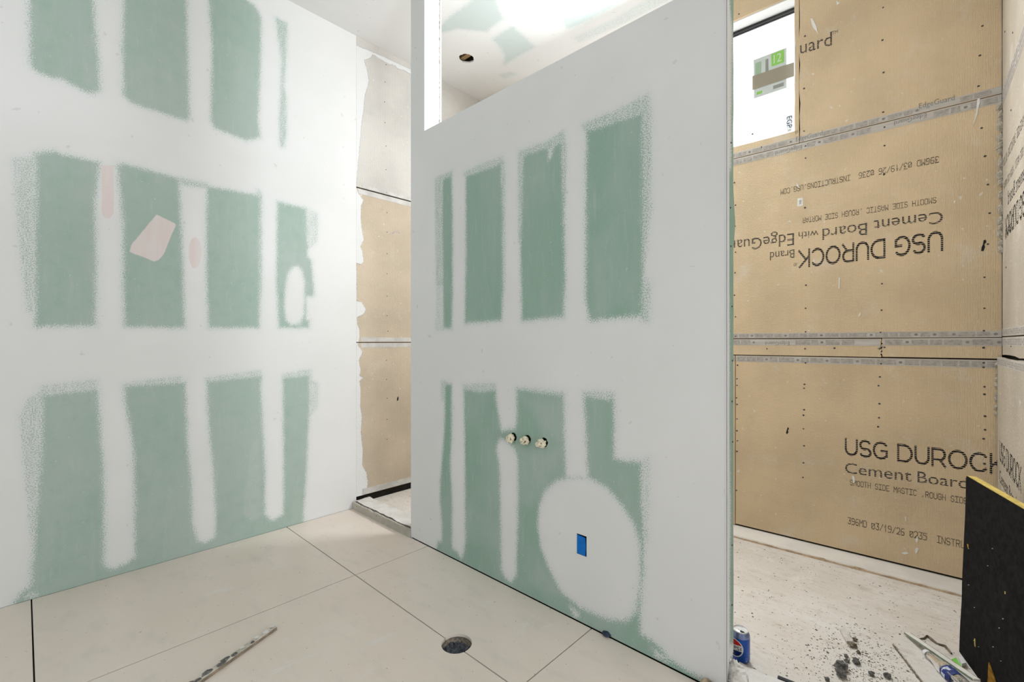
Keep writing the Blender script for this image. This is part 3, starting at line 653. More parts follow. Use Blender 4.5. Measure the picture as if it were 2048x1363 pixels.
# cement boards on the shower part of the left wall
me_args = [(2.462, ZC), (1.268, 2.452), (.080, 1.262)]
left_boards = []
for (z0, z1) in me_args:
    me, P = sheet(YJ + .0005, 3.30, z0, z1, .0125)
    attr(me, 'mud', field(P, [(DATA['L_mud'], .1)] + [(p, c) for p, c in DATA['L_smear']]))
    bm = bmesh.new(); bm.from_mesh(me)
    ex = bmesh.ops.extrude_face_region(bm, geom=[e for e in bm.edges if e.is_boundary])
    for v in [g for g in ex['geom'] if isinstance(g, bmesh.types.BMVert)]: v.co.y += .0125
    bm.to_mesh(me); bm.free()
    left_boards.append(link('cement_board', me, M_CEMT if z0 > 2 else M_CEML, wl))
M_TAPEW = plain('white_edge_tape', (.62, .60, .57), .8, .12, 12)
def tape_l(b, z0, z1, seed, xs=1.79):
    link('edge_tape', box(xs, -.001, z0, 3.29, .0005, z1), M_TAPEW, b)
tape_l(left_boards[0], 2.463, 2.490, 1, 1.80); tape_l(left_boards[1], 2.412, 2.451, 2, 1.765); tape_l(left_boards[1], 1.272, 1.305, 3, 1.79); tape_l(left_boards[2], 1.225, 1.260, 4, 1.79); tape_l(left_boards[2], .082, .128, 5, 1.80)
for (x, z) in DATA['L_screw']: screw(left_boards[0 if z > 2.46 else 1 if z > 1.265 else 2], x, z, .75)
mx_, mz_ = DATA['L_mark']
link('marker_mark', prism([(mx_ - .006, mz_ - .016), (mx_ + .006, mz_ - .014), (mx_ + .010, mz_ + .004), (mx_ + .008, mz_ + .02), (mx_ + .002, mz_ + .016), (mx_ - .004, mz_ + .004)], -.0006, .0), M_INK, left_boards[2])

# ------------------------------------------------------------------ structure: partition between room and shower
X0, X1, ZO, XO0, XO1, ZO1 = -2.513, -.561, 2.595, -2.367, -.74, 3.5
wp = link('wall_partition', boxes([(X0 + .013, .0135, .1, X1 - .04, .123, ZO - .012), (X0 + .013, .0135, ZO - .012, XO0 - .013, .123, ZC), (XO1 + .013, .0135, ZO - .012, X1 - .04, .123, ZC), (XO0 - .013, .0135, ZO1 + .012, XO1 + .013, .123, ZC)]), M_DARKGAP, None, (0, 1.725, 0), None,
          'free-standing drywall partition with green patches, a round compound patch and a high opening', 'wall', kind='structure')
(bx0, bz1), (bx1, bz0) = DATA['P_box']
rounds = [(x, z, .0215 + .001 * k, .034, k) for k, (x, z) in enumerate(DATA['P_hole'])]
me, P = sheet(X0, X1, .004, ZC, .0125, cuts=[(XO0, ZO, XO1, ZO1), (bx0, bz0, bx1, bz1)], rounds=rounds)
attr(me, 'green', field(P, DATA['P_add'], DATA['P_sub']))
hz = np.zeros(len(P))
for poly, k in DATA['P_haze']: hz = np.maximum(hz, k * np.clip(.5 + sdf(P, poly) / .05, 0, 1))
attr(me, 'haze', hz); attr(me, 'pink', np.full(len(P), -.1))
link('drywall_sheet', me, M_DRY, wp)
link('opening_reveal', boxes([(XO0 - .0125, .0003, ZO, XO0, .1235, ZO1), (XO1, .0003, ZO, XO1 + .0125, .1235, ZO1), (XO0, .0003, ZO - .0125, XO1, .1235, ZO), (XO0, .0003, ZO1, XO1, .1235, ZO1 + .0125)]), M_WHITE, wp)
# ragged rear edge of the reveal
rng = random.Random(5)
pts = [(.117 + rng.uniform(-.002, .001), ZO + .905 * k / 60) for k in range(61)]
link('rough_edge', mesh([(XO0 + .0006, .1236, z) for y, z in pts] + [(XO0 + .0008, y + .003 + (rng.random() < .25) * -.006, z) for y, z in pts], [(k, k + 1, 62 + k, 61 + k) for k in range(60)]), plain('rough_reveal_edge', (.45, .42, .38), .9, .4, 80), wp)
link('rear_board', boxes([(X0, .1232, ZS, X1 - .04, .1355, ZO), (X0, .1232, ZO, XO0, .1355, ZC), (XO1, .1232, ZO, X1 - .04, .1355, ZC), (XO0, .1232, ZO1, XO1, .1355, ZC)]), M_WHITE, wp)  # unseen back, coloured white to bounce light onto the shower back wall
link('end_board', box(X0, .0005, 0, X0 + .0125, .123, ZC), M_WHITE, wp)
# end of the partition facing the camera side: green board, ragged compound, corner bead
me, P = sheet(.0015, .079, .112, ZC, .004)
pe = [(a - 1.725, b) for a, b in DATA['E_green']]
attr(me, 'green', field(P, [(pe, .1)])); attr(me, 'haze', np.zeros(len(P))); attr(me, 'pink', np.full(len(P), -.1))
rng = random.Random(9)
for v in me.vertices:
    if v.co.x > .0785: v.co.x += .004 * mnoise.noise(Vector((0, 0, v.co.z * 9))) + .006 * max(0, mnoise.noise(Vector((0, 4, v.co.z * 4)))) + (.02 * max(0, 1 - abs(v.co.z - 1.72) / .12))
    if v.co.z < .1125: v.co.z += rng.uniform(-.012, .012)
bm = bmesh.new(); bm.from_mesh(me)
ex = bmesh.ops.extrude_face_region(bm, geom=[e for e in bm.edges if e.is_boundary])
for v in [g for g in ex['geom'] if isinstance(g, bmesh.types.BMVert)]: v.co.y += .0125
bm.to_mesh(me); bm.free()
M_END = drywall('compound_over_green_end')
link('end_board', me, M_END, wp, (X1, 0, 0), (0, 0, PI / 2))
link('corner_bead', boxes([(X1 - .003, -.0012, .03, X1 + .0016, .004, ZC), (X1 + .0002, .0, .03, X1 + .0016, .030, ZC)]), M_BEAD, wp)
link('bottom_plate', boxes([(X0 + .02, .016, .0, X1 - .022, .105, .1)]), M_DWOOD, wp)
for k, (y, z) in enumerate([(.052, 2.0), (.045, 1.76), (.05, 1.62), (.062, 1.40), (.066, 1.2), (.062, 1.05), (.068, .9), (.064, .52), (.062, .3)]):
    o = bpy.data.objects.new('screw', ME_SCREW); COL.objects.link(o); o.parent = wp; o.location = (X1 + .0006, y, z); o.rotation_euler = (0, 0, PI / 2); o.scale = (.6, 1, .6)

# ------------------------------------------------------------------ structure: shower back wall
wb = link('wall_back', boxes([(-2.4, .0145, 0, -1.75, .22, 3.9), (.373, .0145, 0, 1.35, .22, 3.9), (-1.75, .0145, 0, .373, .22, 2.572), (-1.75, .0145, 3.425, .373, .22, 3.9)]), M_DARKGAP, None, (-1.03, 3.26, 0), (0, 0, math.radians(2.1)),
          'shower back wall of printed tan cement boards with taped seams', 'wall', kind='structure')
SR = 1.254
b_top = board(wb, .398, SR, 2.4975, ZC, M_CEM, rag='l', seed=3)
b_strip = board(wb, .374, .3945, 2.56, ZC, M_CEM, rag='l', seed=4)
b_head = board(wb, -2.3, .372, 3.425, ZC, M_CEM, rag='b', seed=5)
b_sill = board(wb, -1.75, .3955, 2.4975, 2.577, M_CEM, rag='t', seed=6)
b_side = board(wb, -2.3, -1.752, 2.4975, 3.423, M_CEM)
b_mid = board(wb, -.62, SR, 1.2925, 2.4935, M_CEM, rag='', seed=7)
b_midl = board(wb, -2.3, -.624, 1.2925, 2.4935, M_CEM)
b_fill = board(wb, -.9, .7885, 1.184, 1.2875, M_CEM, rag='r', seed=8)
b_fillr = board(wb, .7935, SR, 1.186, 1.2895, M_CEM, rag='l', seed=9)
b_low = board(wb, .031, SR - .004, .054, 1.1785, M_CEM, seed=10)
b_lowl = board(wb, -2.3, .0265, .047, 1.1785, M_CEM, seed=11)
for b_, lab in ((b_top, 'cement board right of the window'), (b_mid, 'cement board with upside-down print'), (b_low, 'lowest cement board with upright print')): b_['label'] = lab
tape(b_top, .40, SR, 2.4985, 2.534, 1, [(.93, 1.10), (.36, .51)]); tape(b_sill, -1.74, .394, 2.4985, 2.535, 2, [(.37, .5)])
tape(b_mid, -.6, SR, 2.451, 2.4925, 3, [(.83, 1.0), (.28, .43)]); tape(b_mid, -.6, SR, 1.2935, 1.325, 4)
tape(b_fill, -.8, .786, 1.247, 1.2865, 5, [(.18, .37), (.745, .8)]); tape(b_fillr, .797, SR, 1.249, 1.2885, 6)
tape(b_low, .033, SR - .006, 1.138, 1.1775, 7); tape(b_lowl, -2.2, .026, 1.138, 1.1775, 8)
def back_board(x, z):
    if z > 2.4955: return b_top if x > .397 else (b_sill if z < 2.6 else b_head)
    if z > 1.29: return b_mid
    if z > 1.181: return b_fill if x < .79 else b_fillr
    return b_low if x > .03 else b_lowl
rng = random.Random(2)
for (x, z) in DATA['B_screw']: screw(back_board(x, z), x, z, rng.uniform(.85, 1.15))
for (txt, p0, p1, pc, st) in DATA['B_text']:
    bb = back_board(p0[0], (p0[1] + pc[1]) / 2)
    lettering(bb, txt, p0, p1, pc, st, .0013 if st == 'tape' else .0006, clip=SR - .001 if st != 'tape' else None)
for pl in DATA['B_drip']: link('plaster_splash', prism(pl, -.0025, .0), M_SPLASH, back_board(*pl[0]))
for pl in DATA['B_mark']: link('marker_mark', prism(pl, -.0006, .0), M_INK, back_board(*pl[0]))
(qx0, qz1), (qx1, qz0) = DATA['B_barcode']
link('barcode_sticker', box(qx0, -.0008, qz0, qx1, .0, qz1), M_SPLASH, b_mid)
link('barcode_bars', boxes([(qx0 + .010, -.0012, qz0 + .012 + .0042 * k, qx1 - .008, -.0007, qz0 + .0148 + .0042 * k) for k in range(6)]), M_TPRINT, b_mid)
# bits of torn mesh and crumbs along the vertical joint of the filler strip
for k, (x, z) in enumerate([(.783, 1.233), (.797, 1.236), (.778, 1.228), (.790, 1.240)]):
    link('joint_crumb', rock(40 + k, .006, 1), M_CEMEDGE, b_fill, (x, -.001, z))

# ------------------------------------------------------------------ window
M_GLOW = bpy.data.materials.new('frosted_pane_daylight'); M_GLOW.use_nodes = True
t = M_GLOW.node_tree; t.nodes.clear()
o_ = t.nodes.new('ShaderNodeOutputMaterial'); e_ = t.nodes.new('ShaderNodeEmission'); e_.inputs[0].default_value = (.97, .99, 1, 1); e_.inputs[1].default_value = 1.5
t.links.new(e_.outputs[0], o_.inputs[0])
M_BLACKF = plain('black_window_frame', (.018, .018, .018), .4, .2, 10, spec=.5)
def seethru(name, col, tr):
    m, t, b = nt(name); g = G(t)
    g.put(b.inputs['Base Color'], col)
    tb = t.nodes.new('ShaderNodeBsdfTransparent'); mx = t.nodes.new('ShaderNodeMixShader'); out = [n for n in t.nodes if n.type == 'OUTPUT_MATERIAL'][0]
    mx.inputs[0].default_value = 1 - tr
    g.L(tb.outputs[0], mx.inputs[1]); g.L(b.outputs[0], mx.inputs[2]); g.L(mx.outputs[0], out.inputs[0])
    return m
win = empty('window_1', (-1.03, 3.26, 2.57), math.radians(2.1), 'high shower window with frosted bright glass and black frame', 'window', kind='structure')  # left width behind the partition is added to carry the shower lamp
W0 = -2.57
link('head_reveal', boxes([(-1.748, .0126, 3.417 + W0, .372, .20, 3.4245 + W0)]), M_WHITE, win)
link('side_reveal', boxes([(-1.75, .0126, 2.577 + W0, -1.744, .20, 3.417 + W0), (.368, .0126, 2.577 + W0, .3735, .20, 3.417 + W0)]), M_WHITE, win)
link('sill_reveal', box(-1.744, .0126, 2.570 + W0, .368, .20, 2.576 + W0), M_WHITE, win)
link('frame', boxes([(-1.744, .112, 3.384 + W0, .368, .15, 3.4165 + W0), (-1.744, .112, 2.577 + W0, -1.72, .15, 3.384 + W0)]), M_BLACKF, win)
link('frame_gasket', box(-1.72, .106, 3.392 + W0, .368, .1125, 3.397 + W0), plain('grey_gasket', (.10, .10, .10), .4, .1, 10), win)
pane = link('pane', mesh([(-1.72, .121, 2.577 + W0), (.368, .121, 2.577 + W0), (.368, .121, 3.384 + W0), (-1.72, .121, 3.384 + W0)], [(0, 1, 2, 3)]), M_GLOW, win)
def flat(poly, y0, y1): return prism([(a, b + W0) for a, b in poly], y0, y1)
L4 = DATA['B_label']
lab = link('label_sheet', flat(L4, .1180, .1186), seethru('label_paper', (.50, .54, .49), .30), win)
def inlab(u0, v0, u1, v1):
    p = [np.array(q) for q in L4]
    f = lambda u, v: tuple((p[0] * (1 - u) + p[1] * u) * (1 - v) + (p[3] * (1 - u) + p[2] * u) * v)
    return [f(u0, v0), f(u1, v0), f(u1, v1), f(u0, v1)]
M_LGREEN = seethru('label_green', (.30, .62, .14), .12)
M_LGREY = seethru('label_grey_print', (.33, .34, .31), .25)
link('label_green_box', flat(inlab(.55, .02, .93, .34), .1172, .1179), M_LGREEN, lab)
link('label_green_text', flat(inlab(.05, .10, .24, .44), .1172, .1179), seethru('label_pale_green', (.42, .58, .40), .4), lab)
link('label_green_text', flat(inlab(.08, .86, .26, .93), .1172, .1179), M_LGREEN, lab)
link('label_grey_block', flat(inlab(.37, .10, .46, .46), .1172, .1179), M_LGREY, lab)
link('label_grey_block', flat(inlab(.57, .42, .95, .66), .1172, .1179), M_LGREY, lab)
link('label_grey_block', flat(inlab(.60, .84, .92, .93), .1172, .1179), M_LGREY, lab)
lx_, lz_ = inlab(.62, .28, .85, .07)[0]; rx_, rz_ = inlab(.62, .28, .85, .07)[1]
lettering(lab, '12', (lx_, lz_ + W0), (rx_, rz_ + W0), (lx_, lz_ + .055 + W0), 'plain', -.1168, 'label_number', seethru('label_white', (.8, .85, .7), .3))
link('masking_tape', flat(DATA['B_ltape'], .1150, .1156), seethru('brown_tape', (.36, .32, .24), .15), win)
E4 = DATA['B_egp']
ml = link('spec_label', flat(E4, .1176, .1184), seethru('spec_paper', (.6, .63, .66), .4), win)
ex0 = (E4[0][0] + E4[1][0]) / 2
cu = glyph_mesh('EGP'); vv = cu[0]; sc_ = .075 / (vv[:, 0].max() - vv[:, 0].min())
zt = E4[0][1] - .004
me = mesh([(ex0 + (b - .36) * sc_ * 1.0, .1172, zt + W0 - (a - vv[:, 0].min()) * sc_) for a, b in vv], cu[1])
link('lettering', me, M_INK, ml)
link('spec_print', prism([(ex0 - .008, E4[2][1] + W0 + .004), (ex0 + .008, E4[2][1] + W0 + .006), (ex0 + .008, E4[2][1] + W0 + .018), (ex0 - .008, E4[2][1] + W0 + .014)], .1172, .1176), M_TPRINT, ml)

# ------------------------------------------------------------------ structure: shower right wall
wr = link('wall_right', box(0, .0145, 0, 1.86, .2, 3.9), M_DARKGAP, None, (.225, 3.306, 0), (0, 0, math.radians(-88.7)), 'right shower wall of pale cement boards seen edge-on', 'wall', kind='structure')
r_top = board(wr, .004, 1.85, 2.470, ZC, M_CEMR, rag='l', seed=21)
r_mid = board(wr, .004, 1.85, 1.297, 2.466, M_CEMR, rag='l', seed=22)
r_fill = board(wr, .004, 1.85, 1.205, 1.292, M_CEMR, rag='b', seed=23)
r_low = board(wr, .010, 1.85, .047, 1.195, M_CEMR, y0=-.018, rag='tl', seed=24)
tape(r_top, .006, 1.82, 2.472, 2.508, 31); tape(r_mid, .006, 1.82, 2.428, 2.465, 32); tape(r_mid, .006, 1.82, 1.299, 1.335, 33); tape(r_fill, .006, 1.82, 1.250, 1.291, 34); tape(r_low, .012, 1.82, 1.155, 1.194, 35, y0=-.018)
for (txt, x0, x1, zb, zt, st) in [('USG DUROCK', .72, .10, 1.86, 1.76, 'big'), ('Cement Board', .72, .20, 1.90, 1.965, 'mid'), ('SMOOTH SIDE MASTIC , ROUGH SIDE MORTAR', .75, .05, 2.005, 2.035, 'dot'), ('396MD 03/19/26 0236  INSTRUCTIONS, USG.COM', .8, .05, 2.12, 2.155, 'dot'), ('Brand', .30, .12, 1.80, 1.76, 'thin')]:
    lettering(r_mid, txt, (x0, zb), (x1, zb), (x0, zt), st)
for (txt, x0, x1, zb, zt, st) in [('USG DUROCK', .10, .74, .70, .80, 'big'), ('Cement Board', .10, .62, .60, .66, 'mid'), ('SMOOTH SIDE MASTIC , ROUGH SIDE MORTAR', .12, .80, .535, .56, 'dot')]:
    lettering(r_low, txt, (x0, zb), (x1, zb), (x0, zt), st, .0186)
for (x, z) in [(.12, 2.9), (.10, 2.75), (.35, 2.62), (.3, 2.3), (.14, 1.62), (.3, 1.25), (.45, .95)]: screw(r_mid if z < 2.466 and z > 1.297 else r_top if z > 2.4 else r_low, x, z)
rng = random.Random(77)
for k in range(20):   # broken board edge and crumbs left in the corner
    z = 1.70 + .74 * k / 20 + rng.uniform(-.012, .012)
    link('broken_edge_crumb', rock(60 + k, rng.uniform(.011, .020), 1, 1.5), [M_CEMEDGE], r_mid, (.006 + rng.uniform(-.002, .004), -.004, z))
for k in range(8):
    link('broken_edge_crumb', rock(90 + k, rng.uniform(.007, .012), 1, 1.4), [M_CEMEDGE], r_low, (.008, -.02, 1.14 - .035 * k))

# ------------------------------------------------------------------ rest of the room, behind the camera
link('wall_side', box(.246, 1.435, 0, 2.3, 1.58, ZC), M_WALLPLAIN, label='plain wall return beside the shower', cat='wall', kind='structure')
link('wall_rear', boxes([(-3.4, -2.72, 0, -2.55, -2.6, ZC), (.15, -2.72, 0, 2.3, -2.6, ZC), (-2.55, -2.72, 0, .15, -2.6, .95), (-2.55, -2.72, 2.85, .15, -2.6, ZC)]), M_WALLPLAIN, label='plain rear wall with a wide window opening', cat='wall', kind='structure')
link('wall_front_right', boxes([(2.2, -2.6, 0, 2.32, .23, ZC), (2.2, 1.37, 0, 2.32, 1.46, ZC), (2.2, .23, 0, 2.32, 1.37, .18), (2.2, .23, 2.32, 2.32, 1.37, ZC)]), M_WALLPLAIN, label='plain side wall with a patio door opening', cat='wall', kind='structure')

# ------------------------------------------------------------------ shower floor, floor strip, curbs
def lumpy(x0, x1, y0, y1, nx, ny, zf):
    V, Fc = [], []
    for j in range(ny + 1):
        for i in range(nx + 1):
            x = x0 + (x1 - x0) * i / nx; y = y0 + (y1 - y0) * j / ny
            V.append((x, y, zf(x, y)))
    for j in range(ny):
        for i in range(nx):
            a = j * (nx + 1) + i; Fc.append((a, a + 1, a + nx + 2, a + nx + 1))
    return mesh(V, Fc, True)
nz = lambda x, y, s, k=0: mnoise.noise(Vector((x * s, y * s, k)))
pan = link('floor_shower', box(-3.272, 1.86, ZS - .022, .34, 3.31, ZS), M_PAN, label='dusty pale shower floor slab behind the partition', cat='floor', kind='structure')
c2, s2 = math.cos(math.radians(2.1)), math.sin(math.radians(2.1))
strip = link('floor_strip', bevel_box(-2.28, -.178, ZS, 1.252, .012, ZS + .0125, .0015), M_PALE, None, (-1.03, 3.26, 0), (0, 0, math.radians(2.1)), 'narrow pale floor board strip along the foot of the shower back wall', 'board', kind='structure')
rng = random.Random(12)
pts = [(-2.28 + 3.53 * k / 120, -.1795 + rng.uniform(-.0025, .0012)) for k in range(121)]
link('cut_edge', mesh([(x, y - .004, ZS + .0008) for x, y in pts] + [(x, y + .004 + rng.uniform(0, .004), ZS + .0132) for x, y in pts], [(k, k + 1, 122 + k, 121 + k) for k in range(120)]), M_BRN, strip)

def curb(name, x0, x1, lab, front):
    zf = lambda x, y: ZS + .026 + .006 * nz(x, y, 14) + .004 * nz(x, y, 38, 3) if y < 1.862 + .012 * nz(x, 0, 11, 7) else ZS + .001 + .002 * nz(x, y, 40)
    n = int((x1 - x0) / .008)
    o = link(name, lumpy(x0, x1, 1.735 if front else 1.727, 1.895, n, 24, zf), M_MORTAR, label=lab, cat='curb', kind='structure')
    link('curb_core', box(x0, 1.740, -.01, x1, 1.855, ZS + .012), M_MORTAR, o)
    if front:
        rng = random.Random(3); m = 40
        top = [(x0 + (x1 - x0) * k / m, .052 + .006 * nz(k * .35, 0, 1, 5) + rng.uniform(-.0025, .0025)) for k in range(m + 1)]
        link('curb_face', prism([(x0, .0)] + [(x1, .0)] + top[::-1], 1.713, 1.7255), M_CURB, o)
        for xx in (x0 + .07, x0 + .35): screw_o = bpy.data.objects.new('screw', ME_SCREW); COL.objects.link(screw_o); screw_o.parent = o; screw_o.location = (xx, 1.713, .036); screw_o.scale = (.6, 1, .6)
    return o
cl = curb('curb_left', -3.268, -2.516, 'low mortar curb with a grey front strip between left wall and partition', True)
cr = curb('curb_right', -.556, .29, 'broken white mortar curb at the right end of the partition', False)
link('mortar_lump', rock(3, .035, 3, .9, .5), M_MORTAR, cr, (-.535, 1.76, .03))
link('rusty_chunk', rock(17, .024, 3, .75, .5, 2, 1.4), plain('rusty_mortar', (.42, .33, .22), .95, .6, 45, bump=.8), cr, (-.612, 1.701, -.002))
link('mortar_lump', rock(7, .022, 3, .9, .5), M_MORTAR, cr, (-.552, 1.80, .045))
link('mortar_lump', rock(11, .020, 3, .9, .5), M_DWOOD, cr, (-.545, 1.735, .0))

# ------------------------------------------------------------------ things
# soda can
cx_, cy_ = DATA['can']
can = empty('soda_can', (cx_, cy_, ZS), 0, 'opened blue soda can with a round emblem standing beside the partition end', 'can')
M_CANB = plain('blue_can_paint', (.006, .085, .46), .32, .06, 20, spec=.5, metal=.25)
M_CANT = plain('pale_blue_can_shoulder', (.23, .28, .50), .3, .08, 20, spec=.5, metal=.45)
M_ALU = plain('bare_aluminium', (.82, .82, .82), .4, .05, 30, metal=.25)
M_BLK = plain('can_mouth_black', (.01, .01, .01), .5, .1, 20)
Rc = .0331
link('can_body', lathe([(.0, .004), (.020, .004), (.0235, .0), (.026, .002), (.031, .010), (Rc, .014), (Rc, .098)], 64), M_CANB, can)
link('can_shoulder', lathe([(Rc, .098), (Rc, .104), (.0315, .1085), (.0285, .1155), (.0272, .1175)], 64), M_CANT, can)
link('can_lid', lathe([(.0272, .1175), (.0275, .1205), (.0270, .1222), (.0262, .1222), (.0255, .1190), (.0240, .1165), (.0230, .1172), (.0001, .1172)], 64), M_ALU, can)
fa = math.atan2(-cy_, -cx_)                      # direction to the viewer's side of the can
def on_can(dx, z, r=Rc): a = fa + dx / Rc; return (r * math.cos(a), r * math.sin(a), z)
ec = -math.radians(43) * Rc                      # emblem centre, along the circumference
ez, er = .060, .0335
def can_shape(name, mat, inside, r, res=44):
    V, Fc, ids = [], [], {}
    def vid(i, j):
        if (i, j) not in ids:
            ids[(i, j)] = len(V); V.append(on_can(ec + (i / res * 2 - 1) * er * 1.08, ez + (j / res * 2 - 1) * er * 1.08, r))
        return ids[(i, j)]
    for i in range(res):
        for j in range(res):
            u = ((i + .5) / res * 2 - 1) * 1.08; w = ((j + .5) / res * 2 - 1) * 1.08
            if inside(u, w): Fc.append((vid(i, j), vid(i + 1, j), vid(i + 1, j + 1), vid(i, j + 1)))
    return link(name, mesh(V, Fc, True), mat, can)
up = lambda u: .30 + .10 * math.sin(u * 2.6); dn = lambda u: -.34 + .10 * math.sin(u * 2.6)
rr = lambda u, w: math.hypot(u, w)
can_shape('emblem_disc', plain('emblem_white', (.80, .80, .80), .35, .02, 10), lambda u, w: rr(u, w) < 1.04, Rc + .00012, 96)
can_shape('emblem_red', plain('emblem_red', (.62, .02, .025), .35, .03, 10), lambda u, w: rr(u, w) < .93 and w > up(u), Rc + .00024, 96)
can_shape('emblem_navy', plain('emblem_navy', (.006, .02, .14), .35, .03, 10), lambda u, w: rr(u, w) < .93 and w < dn(u), Rc + .00024, 96)
gv, gf = glyph_mesh('PEPSI')
gx0, gx1, gy1 = gv[:, 0].min(), gv[:, 0].max(), gv[:, 1].max()
bmt = bmesh.new(); vs = [bmt.verts.new((a, b, 0)) for a, b in gv]
for f in gf:
    try: bmt.faces.new([vs[i] for i in f])
    except ValueError: pass
bmesh.ops.subdivide_edges(bmt, edges=bmt.edges[:], cuts=1)
bmesh.ops.triangulate(bmt, faces=bmt.faces[:])
for v in bmt.verts:
    u = (v.co.x - gx0) / (gx1 - gx0) * 1.62 - .81; w = (v.co.y / gy1) * .40 - .22 + .06 * math.sin(u * 2.6)
    v.co = Vector(on_can(ec + u * er, ez + w * er, Rc + .0004))
link('lettering', from_bm(bmt), M_BLK, can)
sol = bpy.data.objects[can.children[-1].name]
link('small_print', mesh([on_can(Rc * .55 + a, .014 + b, Rc + .0002) for a, b in ((0, 0), (.007, 0), (.007, .006), (0, .006), (0, .008), (.009, .008), (.009, .010), (0, .010), (0, .012), (.008, .012), (.008, .014), (0, .014))], [(0, 1, 2, 3), (4, 5, 6, 7), (8, 9, 10, 11)]), M_CANT, can)
ta = fa + .5
def lidpt(r, a): return (r * math.cos(a), r * math.sin(a))
m0 = lidpt(.0125, ta); 
link('drink_hole', mesh([(m0[0] + .0085 * math.cos(2 * PI * k / 20) * (1.0), m0[1] + .0065 * math.sin(2 * PI * k / 20), .1175) for k in range(20)], [tuple(range(20))]), M_BLK, can)
tb = bmesh.new()
for k in range(24):
    a = 2 * PI * k / 24
    tb.verts.new((.0105 * math.cos(a), .0065 * math.sin(a), 0)); 
tb.verts.ensure_lookup_table(); tb.faces.new(tb.verts[:])
r_ = bmesh.ops.extrude_face_region(tb, geom=tb.faces[:])
for g in r_['geom']:
    if isinstance(g, bmesh.types.BMVert): g.co.z += .0012
link('pull_tab', from_bm(tb), M_ALU, can, (-.006 * math.cos(ta), -.006 * math.sin(ta), .1178), (0, 0, ta))

# leaning insulation board
(ax, ay), (bx_, by_) = DATA['black']
ang = math.atan2(by_ - ay, bx_ - ax)
ins = empty('insulation_board', (ax, ay, ZS), ang, 'black-faced insulation board with a yellow core standing near the right shower wall', 'board')
M_FELT = plain('black_felt_facing', (.0085, .0085, .009), .97, .5, 45, spec=.15, bump=.5)
M_YEL = plain('yellow_fibreglass', (.72, .55, .16), .95, .18, 60, bump=.8)
M_ORNG = plain('torn_orange_fibreglass', (.30, .15, .015), .95, .4, 50, bump=.8)
LEN, HB, LEAN = .48, .705, .022
def insp(u, d, w):            # u along, d into the thickness (towards the wall), w up
    return (u, d + LEAN * w / HB, w)
def skew_box(u0, u1, d0, d1, w0, w1, nu=24, nw=18, amp=.0):
    V, Fc = [], []
    for d in (d0, d1):
        for j in range(nw + 1):
            for i in range(nu + 1):
                u = u0 + (u1 - u0) * i / nu; w = w0 + (w1 - w0) * j / nw
                e = amp * (nz(u, w, 7, 2)) if d == d0 else 0
                eu = .004 * nz(0, w, 6, 4) if i == 0 else 0
                V.append(insp(u + eu, d + e, w))
    n = (nu + 1) * (nw + 1)
    for j in range(nw):
        for i in range(nu):
            a = j * (nu + 1) + i; Fc += [(a, a + 1, a + nu + 2, a + nu + 1), (n + a, n + a + nu + 1, n + a + nu + 2, n + a + 1)]
    for i in range(nu): Fc += [(i, n + i, n + i + 1, i + 1)]; a = nw * (nu + 1) + i; Fc += [(a, a + 1, n + a + 1, n + a)]
    for j in range(nw):
        a = j * (nu + 1); Fc += [(a, a + nu + 1, n + a + nu + 1, n + a)]; a += nu; Fc += [(a, n + a, n + a + nu + 1, a + nu + 1)]
    return mesh(V, Fc)
sgn = 1
link('felt_face', skew_box(0, LEN, 0, .003, .0, HB, amp=.002), M_FELT, ins)
link('fibre_core', skew_box(0.001, LEN, .0032, .028, .001, HB + .002), M_YEL, ins)
def face_patch(name, pts, mat, t=.0022):
    V = [insp(u, -t, w) for u, w in pts] + [insp(u, .002, w) for u, w in pts]; n = len(pts)
    return link(name, mesh(V, [tuple(range(n)), tuple(range(2 * n - 1, n - 1, -1))] + [(k, n + k, n + (k + 1) % n, (k + 1) % n) for k in range(n)]), mat, ins)
face_patch('torn_patch', [(.235, .0), (.235, .105), (.275, .075), (.36, .0)], M_ORNG)
face_patch('torn_flake', [(.034, .446), (.043, .449), (.045, .434), (.041, .436)], plain('amber_flake', (.65, .36, .05), .9, .2, 50))
face_patch('torn_flake', [(.124, .125), (.129, .124), (.132, .098), (.128, .102)], M_YEL)
face_patch('torn_flake', [(.32, .40), (.323, .40), (.324, .392), (.321, .392)], M_YEL)
rng = random.Random(4)
for k in range(16):
    u, w, q = rng.uniform(.02, .6), rng.uniform(.05, .66), rng.uniform(.0007, .0018); a = rng.uniform(0, PI)
    face_patch('dust_fleck', [(u, w), (u + q, w + .3 * q), (u + q * 1.2, w + q * (1 + 2 * math.sin(a))), (u - .2 * q, w + q)], M_SPLASH, .0026)

# wooden batten on the tiles
(p0x, p0y), (p1x, p1y) = DATA['stick']
sa = math.atan2(p0y - p1y, p0x - p1x)
M_BAT = plain('whitewashed_batten', (.62, .58, .50), .85, .25, 40, bump=.4)
bat = empty('wooden_batten', (p1x, p1y, 0), sa, 'thin pale wooden batten caked with grey mortar lying on the floor tiles', 'batten')
link('batten_bar', bevel_box(0, -.014, .0003, .62, .012, .014, .0012), [M_BAT], bat)
link('batten_side', box(.001, .0118, .0006, .619, .0128, .0128), plain('brown_wood_side', (.30, .24, .175), .9, .3, 30), bat)  # darker grey-brown skin on one side of the batten
rng = random.Random(8)
for k in range(16):
    u = .015 + .036 * k + rng.uniform(-.012, .012)
    link('mortar_residue', rock(120 + k, rng.uniform(.007, .012), 2, .28, .6, 2.0, rng.uniform(1.0, 1.9)), M_ROCK if rng.random() < .6 else M_MORTAR, bat, (u, rng.uniform(-.008, .006), .0128))

